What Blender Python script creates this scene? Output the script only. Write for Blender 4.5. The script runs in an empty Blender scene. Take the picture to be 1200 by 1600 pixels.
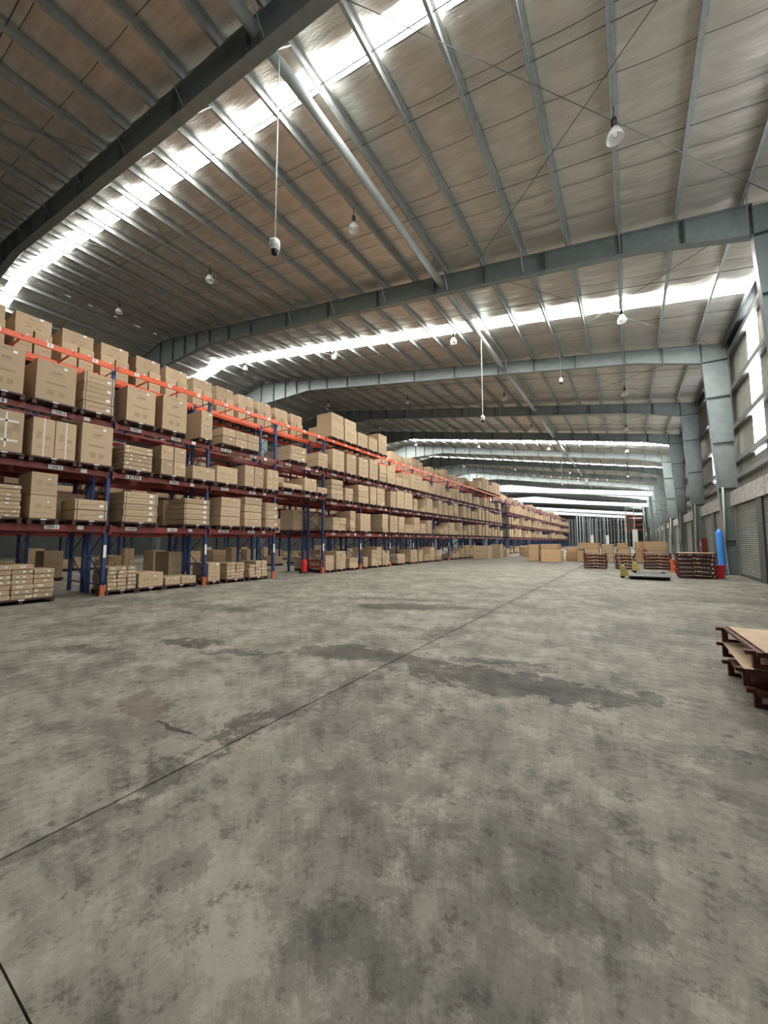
import bpy, bmesh, math, random
from mathutils import Vector, Matrix, noise

# ------------------------------------------------------------------ camera, world, exposure
S = bpy.context.scene
COL = S.collection
cam_d = bpy.data.cameras.new('camera')
cam = bpy.data.objects.new('camera', cam_d)
COL.objects.link(cam)
cam_d.sensor_fit = 'VERTICAL'
cam_d.sensor_height = 36.0
cam_d.lens = 13.5
cam_d.clip_start = 0.05
cam_d.clip_end = 500
CAM_H = 1.5
cam.location = (0, 0, CAM_H)
cam.rotation_euler = (math.radians(90 + 4.384), 0, math.radians(32.61))
S.camera = cam
world = bpy.data.worlds.new('overcast_sky')
S.world = world
world.use_nodes = True
world.node_tree.nodes['Background'].inputs[0].default_value = (0.88, 0.93, 1.0, 1)
world.node_tree.nodes['Background'].inputs[1].default_value = 1.0
SKYLIGHT = 35.0          # brightness of the translucent roof sheets (daylight through them)
WALLLIGHT = 8.0         # translucent wall sheets
S.view_settings.view_transform = 'Standard'
S.view_settings.look = 'None'
S.view_settings.gamma = 1.0
S.view_settings.use_curve_mapping = False
S.view_settings.exposure = 0.30
S.cycles.use_denoising = True
S.cycles.max_bounces = 6
S.cycles.diffuse_bounces = 4
S.cycles.use_adaptive_sampling = True
S.cycles.adaptive_threshold = 0.03
S.cycles.glossy_bounces = 3
S.cycles.sample_clamp_indirect = 8.0
random.seed(4)

# ------------------------------------------------------------------ node helpers / materials
def new_mat(name):
    m = bpy.data.materials.new(name)
    m.use_nodes = True
    nt = m.node_tree
    return m, nt, nt.nodes['Principled BSDF']

def N(nt, typ, **kw):
    n = nt.nodes.new(typ)
    for k, v in kw.items():
        if k.startswith('i_'):
            key = k[2:]
            n.inputs[int(key) if key.isdigit() else key].default_value = v
        else:
            setattr(n, k, v)
    return n

def L(nt, a, b):
    nt.links.new(a, b)

def math_n(nt, op, a, b=None, clamp=False):
    n = nt.nodes.new('ShaderNodeMath')
    n.operation = op
    n.use_clamp = clamp
    for i, v in enumerate((a, b)):
        if v is None:
            continue
        if isinstance(v, (int, float)):
            n.inputs[i].default_value = v
        else:
            nt.links.new(v, n.inputs[i])
    return n.outputs[0]

def mix_c(nt, fac, a, b, mode='MIX'):
    n = nt.nodes.new('ShaderNodeMix')
    n.data_type = 'RGBA'
    n.blend_type = mode
    for sock, v in ((n.inputs[0], fac), (n.inputs[6], a), (n.inputs[7], b)):
        if isinstance(v, (int, float)):
            sock.default_value = v
        elif isinstance(v, tuple):
            sock.default_value = (v[0], v[1], v[2], 1)
        else:
            nt.links.new(v, sock)
    return n.outputs[2]

def ramp(nt, fac, p0, p1):
    n = nt.nodes.new('ShaderNodeMapRange')
    n.interpolation_type = 'SMOOTHSTEP'
    nt.links.new(fac, n.inputs[0])
    n.inputs[1].default_value = p0
    n.inputs[2].default_value = p1
    return n.outputs[0]

def noise_n(nt, scale, detail=4, rough=0.55, vec=None, dist=0.0):
    n = nt.nodes.new('ShaderNodeTexNoise')
    n.inputs['Scale'].default_value = scale
    n.inputs['Detail'].default_value = detail
    n.inputs['Roughness'].default_value = rough
    n.inputs['Distortion'].default_value = dist
    if vec is not None:
        nt.links.new(vec, n.inputs['Vector'])
    return n.outputs['Fac']

def paint(name, col, rough=0.5, metal=0.0, wear=0.25, scale=6.0):
    m, nt, p = new_mat(name)
    tc = N(nt, 'ShaderNodeTexCoord')
    f = noise_n(nt, scale, 5, 0.6, tc.outputs['Object'])
    f = ramp(nt, f, 0.3, 0.75)
    c2 = tuple(c * (1 - wear) for c in col)
    L(nt, mix_c(nt, f, col, c2), p.inputs['Base Color'])
    p.inputs['Roughness'].default_value = rough
    p.inputs['Metallic'].default_value = metal
    return m

def emis(name, col, strength):
    m, nt, p = new_mat(name)
    p.inputs['Base Color'].default_value = (0.8, 0.8, 0.8, 1)
    p.inputs['Emission Color'].default_value = (*col, 1)
    p.inputs['Emission Strength'].default_value = strength
    return m

def make_carton_mat(name, style, use_attr=False, base=(0.53, 0.395, 0.255)):
    m, nt, p = new_mat(name)
    tc = N(nt, 'ShaderNodeTexCoord')
    geo = tc.outputs['Object']
    f = noise_n(nt, 3.0, 4, 0.6, geo)
    mp = N(nt, 'ShaderNodeMapping')
    mp.inputs['Scale'].default_value = (1.0, 1.0, 60.0)
    L(nt, geo, mp.inputs['Vector'])
    g = noise_n(nt, 2.0, 2, 0.5, mp.outputs[0])
    if use_attr:
        a = N(nt, 'ShaderNodeAttribute', attribute_name='tone')
        rnd = a.outputs['Fac']
    else:
        a = N(nt, 'ShaderNodeObjectInfo')
        rnd = a.outputs['Random']
    c = mix_c(nt, rnd, tuple(x * 0.74 for x in base), tuple(x * 1.06 for x in base))
    c = mix_c(nt, math_n(nt, 'MULTIPLY', f, 0.30), c, tuple(x * 0.62 for x in base))
    c = mix_c(nt, math_n(nt, 'MULTIPLY', g, 0.15), c, tuple(x * 1.2 for x in base))
    uv = N(nt, 'ShaderNodeSeparateXYZ')
    L(nt, tc.outputs['UV'], uv.inputs[0])
    u, v = uv.outputs[0], uv.outputs[1]
    rows = {'big': [(0.5, 0.13, 0.735, 0.028, 40, 1.0), (0.5, 0.20, 0.66, 0.012, 70, 0.5), (0.48, 0.27, 0.45, 0.022, 60, 0.9), (0.5, 0.16, 0.93, 0.02, 60, 0.6),
                    (0.36, 0.09, 0.22, 0.06, 45, 0.7), (0.63, 0.08, 0.21, 0.06, 45, 0.7)],
            'small': [(0.30, 0.12, 0.55, 0.10, 30, 0.5), (0.66, 0.16, 0.5, 0.05, 45, 0.6), (0.5, 0.32, 0.25, 0.03, 55, 0.45)],
            'flat': [(0.42, 0.24, 0.5, 0.09, 45, 0.6), (0.78, 0.11, 0.62, 0.12, 40, 0.6), (0.2, 0.06, 0.4, 0.16, 25, 0.4)]}[style]
    mask = None
    comb = N(nt, 'ShaderNodeCombineXYZ')
    for cu, wu, cv, wv, sc, k in rows:
        mu = math_n(nt, 'LESS_THAN', math_n(nt, 'ABSOLUTE', math_n(nt, 'SUBTRACT', u, cu)), wu)
        mv = math_n(nt, 'LESS_THAN', math_n(nt, 'ABSOLUTE', math_n(nt, 'SUBTRACT', v, cv)), wv)
        mp2 = N(nt, 'ShaderNodeMapping')
        mp2.inputs['Scale'].default_value = (sc, sc * 0.9, 1)
        L(nt, tc.outputs['UV'], mp2.inputs['Vector'])
        t = math_n(nt, 'GREATER_THAN', noise_n(nt, 1.0, 1, 0.5, mp2.outputs[0]), 0.47)
        mk = math_n(nt, 'MULTIPLY', math_n(nt, 'MULTIPLY', mu, mv), math_n(nt, 'MULTIPLY', t, k))
        mask = mk if mask is None else math_n(nt, 'MAXIMUM', mask, mk)
    c = mix_c(nt, math_n(nt, 'MULTIPLY', mask, 0.72), c, (0.14, 0.09, 0.055))
    L(nt, c, p.inputs['Base Color'])
    p.inputs['Roughness'].default_value = 0.75
    p.inputs['Specular IOR Level'].default_value = 0.25
    return m

M = {}
M['carton_big'] = make_carton_mat('carton_big', 'big')
M['carton_small'] = make_carton_mat('carton_small', 'small')
M['carton_flat'] = make_carton_mat('carton_flat', 'flat')
M['carton_far'] = make_carton_mat('carton_far', 'small', True)
M['carton_clean'] = make_carton_mat('carton_clean', 'small', False, (0.62, 0.41, 0.235))
M['sticker'] = paint('sticker', (0.86, 0.86, 0.84), 0.4, 0, 0.05)
M['tape'] = paint('tape', (0.80, 0.77, 0.70), 0.15, 0, 0.2, 30)
M['strap'] = paint('strap', (0.05, 0.04, 0.035), 0.4)
M['ink'] = paint('ink', (0.03, 0.03, 0.035), 0.5)
M['blue'] = paint('rack_blue', (0.024, 0.060, 0.195), 0.45, 0, 0.35)
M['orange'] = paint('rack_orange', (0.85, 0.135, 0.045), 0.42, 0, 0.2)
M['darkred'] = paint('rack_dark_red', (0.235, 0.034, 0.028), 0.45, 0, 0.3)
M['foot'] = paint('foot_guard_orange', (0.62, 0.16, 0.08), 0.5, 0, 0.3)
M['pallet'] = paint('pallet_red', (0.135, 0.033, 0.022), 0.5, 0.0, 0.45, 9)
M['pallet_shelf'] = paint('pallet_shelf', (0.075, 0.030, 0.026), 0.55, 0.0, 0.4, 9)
M['board'] = paint('deck_board', (0.60, 0.44, 0.29), 0.7, 0, 0.25, 5)
M['steel'] = paint('frame_steel', (0.245, 0.285, 0.28), 0.45, 0.15, 0.22, 2.5)
M['steel_dark'] = paint('stiffener_steel', (0.09, 0.105, 0.105), 0.5, 0.1, 0.2, 2.5)
M['galv'] = paint('galvanised', (0.40, 0.42, 0.41), 0.42, 0.45, 0.25, 8)
M['tube'] = paint('strut_tube', (0.46, 0.51, 0.50), 0.45, 0.1, 0.15, 3)
M['pale'] = paint('pale_paint', (0.62, 0.63, 0.56), 0.5, 0, 0.25, 2)
M['rod'] = paint('rod', (0.10, 0.11, 0.11), 0.5, 0.3)
M['white'] = paint('white_plastic', (0.82, 0.82, 0.80), 0.35, 0, 0.05)
M['black'] = paint('black_plastic', (0.02, 0.02, 0.022), 0.35)
M['yellow'] = paint('jack_yellow', (0.52, 0.43, 0.12), 0.4, 0, 0.25)
M['red'] = paint('bright_red', (0.72, 0.03, 0.028), 0.35, 0, 0.1)
M['bluefoil'] = paint('blue_foam', (0.06, 0.30, 0.85), 0.4, 0, 0.15)
M['darkdeck'] = paint('dark_deck', (0.05, 0.055, 0.05), 0.5)
M['fork'] = paint('fork_steel', (0.5, 0.5, 0.46), 0.45, 0.2)
M['shutter'] = paint('shutter_grey', (0.24, 0.25, 0.225), 0.5, 0.1, 0.25, 1.5)
M['jamb'] = paint('door_jamb', (0.085, 0.095, 0.085), 0.5, 0, 0.3)
M['wall_lower'] = paint('wall_lower_panel', (0.19, 0.20, 0.172), 0.6, 0, 0.3, 1.2)
M['girt'] = paint('girt_steel', (0.27, 0.275, 0.26), 0.5, 0.3)
M['skylight'] = emis('skylight_sheet', (1.0, 0.98, 0.935), SKYLIGHT)
M['wallglow'] = emis('wall_translucent_sheet', (0.95, 0.98, 1.0), WALLLIGHT)
M['rafter_glow'] = emis('rafter_glow_face', (0.95, 0.99, 1.0), 1.4)  # added emission imitating daylight on the far rafter webs
M['greyrack'] = paint('grey_rack', (0.42, 0.46, 0.45), 0.5, 0.2)
M['greyblue'] = paint('distant_blue', (0.20, 0.24, 0.27), 0.5)

def make_cladding():
    m, nt, p = new_mat('wall_cladding')
    tc = N(nt, 'ShaderNodeTexCoord')
    mp = N(nt, 'ShaderNodeMapping')
    mp.inputs['Scale'].default_value = (1, 3.0, 0.25)
    L(nt, tc.outputs['Object'], mp.inputs['Vector'])
    f = ramp(nt, noise_n(nt, 1.5, 4, 0.6, mp.outputs[0]), 0.3, 0.7)
    L(nt, mix_c(nt, f, (0.33, 0.33, 0.285), (0.25, 0.255, 0.225)), p.inputs['Base Color'])
    p.inputs['Roughness'].default_value = 0.45
    p.inputs['Metallic'].default_value = 0.2
    return m
M['cladding'] = make_cladding()

def make_ledge():
    m, nt, p = new_mat('ledge_wrap')
    tc = N(nt, 'ShaderNodeTexCoord')
    f = ramp(nt, noise_n(nt, 2.2, 6, 0.7, tc.outputs['Object'], 1.5), 0.35, 0.65)
    L(nt, mix_c(nt, f, (0.50, 0.50, 0.47), (0.30, 0.30, 0.28)), p.inputs['Base Color'])
    p.inputs['Roughness'].default_value = 0.4
    b = N(nt, 'ShaderNodeBump', i_Strength=0.5, i_Distance=0.03)
    L(nt, f, b.inputs['Height'])
    L(nt, b.outputs[0], p.inputs['Normal'])
    return m
M['ledge'] = make_ledge()

def make_foil():
    m, nt, p = new_mat('roof_foil')
    tc = N(nt, 'ShaderNodeTexCoord')
    mp = N(nt, 'ShaderNodeMapping')
    mp.inputs['Scale'].default_value = (0.55, 3.2, 1.0)
    L(nt, tc.outputs['Object'], mp.inputs['Vector'])
    a = noise_n(nt, 1.3, 6, 0.65, mp.outputs[0], 0.4)
    b_ = noise_n(nt, 26.0, 3, 0.6, tc.outputs['Object'])
    oi = N(nt, 'ShaderNodeObjectInfo')
    c = mix_c(nt, ramp(nt, a, 0.25, 0.75), (0.74, 0.72, 0.68), (0.55, 0.53, 0.49))
    c = mix_c(nt, math_n(nt, 'MULTIPLY', oi.outputs['Random'], 0.35), c, (0.62, 0.57, 0.50))
    L(nt, c, p.inputs['Base Color'])
    p.inputs['Metallic'].default_value = 0.75
    L(nt, math_n(nt, 'ADD', math_n(nt, 'MULTIPLY', a, 0.2), 0.36), p.inputs['Roughness'])
    bp = N(nt, 'ShaderNodeBump', i_Strength=0.6, i_Distance=0.06)
    L(nt, math_n(nt, 'ADD', math_n(nt, 'MULTIPLY', b_, 0.12), a), bp.inputs['Height'])
    L(nt, bp.outputs[0], p.inputs['Normal'])
    return m
M['foil'] = make_foil()

def make_floor():
    m, nt, p = new_mat('concrete_floor')
    tc = N(nt, 'ShaderNodeTexCoord')
    co = N(nt, 'ShaderNodeNewGeometry').outputs['Position']
    big = noise_n(nt, 0.5, 5, 0.6, co, 0.6)
    mid = noise_n(nt, 1.7, 10, 0.78, co)
    fine = noise_n(nt, 7.0, 8, 0.8, co)
    grit = noise_n(nt, 55.0, 4, 0.75, co)
    c = mix_c(nt, ramp(nt, big, 0.36, 0.64), (0.175, 0.167, 0.138), (0.245, 0.232, 0.192))
    c = mix_c(nt, math_n(nt, 'MULTIPLY', ramp(nt, mid, 0.50, 0.60), 0.72), c, (0.36, 0.345, 0.288))
    c = mix_c(nt, math_n(nt, 'MULTIPLY', ramp(nt, mid, 0.49, 0.37), 0.88), c, (0.085, 0.082, 0.067))
    m2 = noise_n(nt, 0.75, 9, 0.72, co, 0.5)
    c = mix_c(nt, math_n(nt, 'MULTIPLY', ramp(nt, m2, 0.47, 0.38), 0.55), c, (0.10, 0.096, 0.08))
    c = mix_c(nt, math_n(nt, 'MULTIPLY', ramp(nt, m2, 0.55, 0.63), 0.4), c, (0.38, 0.365, 0.31))
    c = mix_c(nt, math_n(nt, 'MULTIPLY', ramp(nt, fine, 0.52, 0.64), 0.45), c, (0.37, 0.355, 0.295))
    c = mix_c(nt, math_n(nt, 'MULTIPLY', ramp(nt, fine, 0.47, 0.37), 0.72), c, (0.075, 0.071, 0.060))
    c = mix_c(nt, math_n(nt, 'MULTIPLY', ramp(nt, grit, 0.45, 0.28), 0.5), c, (0.052, 0.050, 0.044))
    c = mix_c(nt, math_n(nt, 'MULTIPLY', ramp(nt, grit, 0.57, 0.72), 0.35), c, (0.42, 0.40, 0.34))
    # warm and rusty patches
    warm = noise_n(nt, 0.9, 4, 0.6, co)
    c = mix_c(nt, math_n(nt, 'MULTIPLY', ramp(nt, warm, 0.56, 0.72), 0.35), c, (0.235, 0.185, 0.135))
    # dark drips and oil spots
    vo = N(nt, 'ShaderNodeTexVoronoi', i_Scale=2.3)
    L(nt, co, vo.inputs['Vector'])
    c = mix_c(nt, math_n(nt, 'MULTIPLY', ramp(nt, vo.outputs['Distance'], 0.085, 0.04), 0.6), c, (0.05, 0.047, 0.042))
    # spilled / damp stains with their own outlines: (x, y, rx, ry, rotation, strength)
    sep = N(nt, 'ShaderNodeSeparateXYZ')
    wob = N(nt, 'ShaderNodeTexNoise', i_Scale=1.5, i_Detail=9.0, i_Roughness=0.74)
    L(nt, co, wob.inputs['Vector'])
    sh = N(nt, 'ShaderNodeVectorMath', operation='SUBTRACT')
    L(nt, wob.outputs['Color'], sh.inputs[0])
    sh.inputs[1].default_value = (0.5, 0.5, 0.5)
    sc = N(nt, 'ShaderNodeVectorMath', operation='SCALE')
    sc.inputs['Scale'].default_value = 1.7
    L(nt, sh.outputs[0], sc.inputs[0])
    ad = N(nt, 'ShaderNodeVectorMath', operation='ADD')
    L(nt, co, ad.inputs[0])
    L(nt, sc.outputs[0], ad.inputs[1])
    L(nt, ad.outputs[0], sep.inputs[0])
    X, Y = sep.outputs[0], sep.outputs[1]
    stains = [(-1.25, 4.20, 1.00, 0.34, 8, 1.0), (-0.25, 4.42, 0.55, 0.20, 12, 0.95), (-1.45, 4.85, 0.62, 0.13, 20, 0.8), (-3.30, 4.25, 0.75, 0.30, 30, 0.9), (-2.5, 4.3, .5, .25, 10, .8), (-2.62, 2.2, .5, .07, 90, .75), (-2.6, 1.35, .3, .05, 90, .6),
              (-4.3, 7.9, 1.35, 0.42, 25, 0.9), (-5.5, 8.6, 1.1, 0.25, 20, .7), (-5.7, 3.4, 0.45, 0.22, 20, 0.95), (-4.6, 3.35, 0.55, 0.13, 20, 0.9), (-6.4, 2.4, 0.4, 0.12, 30, 0.7),
              (-0.45, 2.0, 0.55, 0.42, 40, 0.42), (-0.75, 1.35, 0.5, 0.25, 20, 0.40), (0.9, 3.4, 0.6, 0.3, 10, 0.5), (-1.75, 0.95, 0.22, 0.12, 30, 0.35), (-3.2, 6.0, 0.7, 0.12, 20, 0.6), (0.8, 8.2, 1.2, .3, 0, .35), (-8.2, 5.4, 1.4, .3, 10, .4), (1.6, 13.0, 2.0, .6, 0, .35), (-2.0, 12.5, 2.5, .5, 0, .3)]
    mask = None
    for x, y, rx, ry, a, k in stains:
        ca, sa = math.cos(math.radians(a)), math.sin(math.radians(a))
        dx = math_n(nt, 'SUBTRACT', X, x)
        dy = math_n(nt, 'SUBTRACT', Y, y)
        e1 = math_n(nt, 'ADD', math_n(nt, 'MULTIPLY', dx, ca / rx), math_n(nt, 'MULTIPLY', dy, sa / rx))
        e2 = math_n(nt, 'ADD', math_n(nt, 'MULTIPLY', dx, -sa / ry), math_n(nt, 'MULTIPLY', dy, ca / ry))
        d = math_n(nt, 'ADD', math_n(nt, 'MULTIPLY', e1, e1), math_n(nt, 'MULTIPLY', e2, e2))
        mk = math_n(nt, 'MULTIPLY', ramp(nt, d, 1.12, 0.9), k)
        mask = mk if mask is None else math_n(nt, 'MAXIMUM', mask, mk)
    damp = math_n(nt, 'MULTIPLY', mask, math_n(nt, 'ADD', math_n(nt, 'MULTIPLY', ramp(nt, mid, 0.3, 0.6), -0.35), 1.0))
    c = mix_c(nt, math_n(nt, 'MULTIPLY', damp, 0.95), c, (0.030, 0.029, 0.025))
    # dirt gathered along the joint
    jd = math_n(nt, 'MULTIPLY', math_n(nt, 'ABSOLUTE', math_n(nt, 'ADD', X, 2.57)), 0.35)
    c = mix_c(nt, math_n(nt, 'MULTIPLY', ramp(nt, jd, 0.055, 0.0), 0.5), c, (0.05, 0.048, 0.042))
    # rusty brown ring
    dx = math_n(nt, 'DIVIDE', math_n(nt, 'SUBTRACT', X, -3.85), 0.30)
    dy = math_n(nt, 'DIVIDE', math_n(nt, 'SUBTRACT', Y, 1.92), 0.22)
    d = math_n(nt, 'ADD', math_n(nt, 'MULTIPLY', dx, dx), math_n(nt, 'MULTIPLY', dy, dy))
    c = mix_c(nt, math_n(nt, 'MULTIPLY', ramp(nt, d, 1.2, 0.8), 0.5), c, (0.112, 0.064, 0.048))
    L(nt, c, p.inputs['Base Color'])
    r = math_n(nt, 'ADD', math_n(nt, 'MULTIPLY', ramp(nt, mid, 0.3, 0.7), 0.15), 0.52)
    L(nt, r, p.inputs['Roughness'])
    p.inputs['Specular IOR Level'].default_value = 0.14
    bp = N(nt, 'ShaderNodeBump', i_Strength=0.25, i_Distance=0.01)
    L(nt, math_n(nt, 'ADD', math_n(nt, 'MULTIPLY', grit, 0.3), fine), bp.inputs['Height'])
    L(nt, bp.outputs[0], p.inputs['Normal'])
    return m
M['floor'] = make_floor()

def make_glass():
    m, nt, p = new_mat('lamp_glass')
    p.inputs['Base Color'].default_value = (0.92, 0.94, 0.93, 1)
    p.inputs['Roughness'].default_value = 0.12
    p.inputs['Alpha'].default_value = 0.38
    p.inputs['Specular IOR Level'].default_value = 0.9
    return m
M['glass'] = make_glass()

# ------------------------------------------------------------------ mesh helpers
class MB:
    def __init__(s):
        s.v, s.f, s.m, s.uv = [], [], [], []
    def face(s, pts, mi=0, uv=None):
        b = len(s.v)
        s.v += [tuple(p) for p in pts]
        s.f.append(tuple(range(b, b + len(pts))))
        s.m.append(mi)
        s.uv.append(uv)
    def box(s, x0, x1, y0, y1, z0, z1, mi=0, print_uv=False):
        b = len(s.v)
        s.v += [(x0, y0, z0), (x1, y0, z0), (x1, y1, z0), (x0, y1, z0), (x0, y0, z1), (x1, y0, z1), (x1, y1, z1), (x0, y1, z1)]
        fs = [(0, 3, 2, 1), (4, 5, 6, 7), (0, 1, 5, 4), (1, 2, 6, 5), (2, 3, 7, 6), (3, 0, 4, 7)]
        for i, f in enumerate(fs):
            s.f.append(tuple(b + k for k in f))
            s.m.append(mi)
            s.uv.append([(0, 0), (1, 0), (1, 1), (0, 1)] if (print_uv and i == 3) else None)
        return s
    def tube(s, a, b, r, n=6, mi=0, r2=None, cap=True):
        a, b = Vector(a), Vector(b)
        d = (b - a).normalized()
        u = d.cross(Vector((0, 0, 1)) if abs(d.z) < 0.9 else Vector((1, 0, 0))).normalized()
        w = d.cross(u)
        r2 = r if r2 is None else r2
        base = len(s.v)
        for k in range(n):
            an = 2 * math.pi * k / n
            o = u * math.cos(an) + w * math.sin(an)
            s.v.append(tuple(a + o * r))
            s.v.append(tuple(b + o * r2))
        for k in range(n):
            i, j = base + 2 * k, base + 2 * ((k + 1) % n)
            s.f.append((i, j, j + 1, i + 1)); s.m.append(mi); s.uv.append(None)
        if cap:
            s.f.append(tuple(base + 2 * k for k in range(n))[::-1]); s.m.append(mi); s.uv.append(None)
            s.f.append(tuple(base + 2 * k + 1 for k in range(n))); s.m.append(mi); s.uv.append(None)
        return s
    def lathe(s, prof, n=16, mi=0, c=(0, 0, 0)):
        base = len(s.v)
        for r, z in prof:
            for k in range(n):
                an = 2 * math.pi * k / n
                s.v.append((c[0] + r * math.cos(an), c[1] + r * math.sin(an), c[2] + z))
        for i in range(len(prof) - 1):
            for k in range(n):
                a, b = base + i * n + k, base + i * n + (k + 1) % n
                s.f.append((a, b, b + n, a + n)); s.m.append(mi); s.uv.append(None)
        return s
    def extrude_y(s, poly, y0, y1, mi=0):
        """polygon in (x, z), extruded in y"""
        n = len(poly)
        b = len(s.v)
        for y in (y0, y1):
            s.v += [(p[0], y, p[1]) for p in poly]
        s.f.append(tuple(b + k for k in range(n))); s.m.append(mi); s.uv.append(None)
        s.f.append(tuple(b + n + k for k in range(n))[::-1]); s.m.append(mi); s.uv.append(None)
        for k in range(n):
            j = (k + 1) % n
            s.f.append((b + k, b + n + k, b + n + j, b + j)); s.m.append(mi); s.uv.append(None)
        return s
    def mesh(s, name, mats, smooth=False):
        me = bpy.data.meshes.new(name)
        me.from_pydata(s.v, [], s.f)
        for mm in (mats if isinstance(mats, (list, tuple)) else [mats]):
            me.materials.append(mm)
        me.polygons.foreach_set('material_index', s.m)
        if any(u is not None for u in s.uv):
            uvl = me.uv_layers.new(name='UVMap')
            flat = []
            for f, u in zip(s.f, s.uv):
                for k in range(len(f)):
                    flat += (u[k] if u else (-3.0, -3.0))
            uvl.data.foreach_set('uv', flat)
        if smooth:
            me.polygons.foreach_set('use_smooth', [True] * len(s.f))
        me.update()
        return me
    def build(s, name, mats, parent=None, smooth=False, fix=False):
        me = s.mesh(name, mats, smooth)
        if fix:
            bm = bmesh.new(); bm.from_mesh(me)
            bmesh.ops.recalc_face_normals(bm, faces=bm.faces)
            bm.to_mesh(me); bm.free()
        return put(name, me, parent)

def put(name, me, parent=None, loc=None, rot=None):
    o = bpy.data.objects.new(name, me)
    COL.objects.link(o)
    if parent is not None:
        o.parent = parent
    if loc is not None:
        o.location = loc
    if rot is not None:
        o.rotation_euler = rot
    return o

def tag(o, label, cat, group=None):
    o['label'] = label
    o['category'] = cat
    if group:
        o['group'] = group
    return o

def struct(o):
    o['kind'] = 'structure'
    return o

def thing(name, label, cat, loc=(0, 0, 0), rz=0, group=None):
    o = bpy.data.objects.new(name, None)
    COL.objects.link(o)
    o.empty_display_size = 0.2
    o.location = loc
    o.rotation_euler = (0, 0, rz)
    return tag(o, label, cat, group)

def copy_tree(o, parent=None):
    c = o.copy()
    COL.objects.link(c)
    c.parent = parent
    for ch in list(o.children):
        copy_tree(ch, c)
    return c

ORD = ['first', 'second', 'third', 'fourth', 'fifth', 'sixth', 'seventh', 'eighth', 'ninth', 'tenth', 'eleventh', 'twelfth', 'thirteenth', 'fourteenth', 'fifteenth', 'sixteenth', 'seventeenth', 'eighteenth', 'nineteenth']
TENS = {2: 'twenty', 3: 'thirty', 4: 'forty', 5: 'fifty', 6: 'sixty', 7: 'seventy', 8: 'eighty', 9: 'ninety'}
def ordinal(n):          # 1-based
    if n <= 19:
        return ORD[n - 1]
    t, u = divmod(n, 10)
    if u == 0:
        return TENS[t][:-1] + 'ieth'
    return TENS[t] + '-' + ORD[u - 1]

# ------------------------------------------------------------------ dimensions of the hall
SL = 0.165
RIDGE = -28.3
XW = 4.42                                  # right wall cladding
XL = -47.0                                 # left wall
Y_BACK, Y_END = -14.0, 150.0
def zt(x):                                 # top of rafters
    return 11.42 + SL * (0.65 - x) if x >= RIDGE else 11.42 + SL * (0.65 - RIDGE) - SL * (RIDGE - x)
def zr(x):                                 # roof lining
    return zt(x) + 0.27
FR = [5.0 + 9.2 * k for k in range(-2, 16)]   # portal frames
FR[2] = 4.78
PUR = [0.08 - 1.5 * k for k in range(-2, 19)]
PUR_L = [RIDGE - 0.5 - 1.5 * k for k in range(13)]
SKY = [(6.0, 6.58), (18.40, 19.50), (46.6, 48.0), (61.2, 62.2), (75.5, 76.6), (95.0, 96.2), (122.0, 123.5)]
SKY_END = RIDGE - 3.5                      # the translucent strips stop just past the ridge

# ------------------------------------------------------------------ floor of concrete slabs
fl = MB(); fl.box(XL, 6.0, Y_BACK, Y_END, -0.30, -0.03)
floor = struct(fl.build('floor', M['jamb']))
g = 0.008
xs = [XL, -26.0, -14.2, -2.57, 6.0]
ys = [Y_BACK, -6.0, 0.515, 4.45, 14.0, 24.0, 36.0, 50.0, 75.0, Y_END]
for i in range(len(xs) - 1):
    for j in range(len(ys) - 1):
        if j == 2 and i in (2,):
            pass
        b = MB(); b.box(xs[i] + g, xs[i + 1] - g, ys[j] + (0.003 if j > 1 else 0.004), ys[j + 1] - (0.0015 if j > 1 else .004), -0.03, 0.0)
        b.build('slab', M['floor'], floor)

# ------------------------------------------------------------------ walls
def corrugated(y0, y1, z0, z1, x, per=0.22, dep=0.035):
    b = MB()
    n = int(round((y1 - y0) / per))
    p = (y1 - y0) / n
    pts = []
    for k in range(n):
        a = y0 + k * p
        pts += [(x, a), (x, a + p * .55), (x + dep, a + p * .65), (x + dep, a + p * .9)]
    pts.append((x, y1))
    base = 0
    for q in pts:
        b.v += [(q[0], q[1], z0), (q[0], q[1], z1)]
    for k in range(len(pts) - 1):
        i = 2 * k
        b.f.append((i, i + 1, i + 3, i + 2)); b.m.append(0); b.uv.append(None)
    return b

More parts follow.
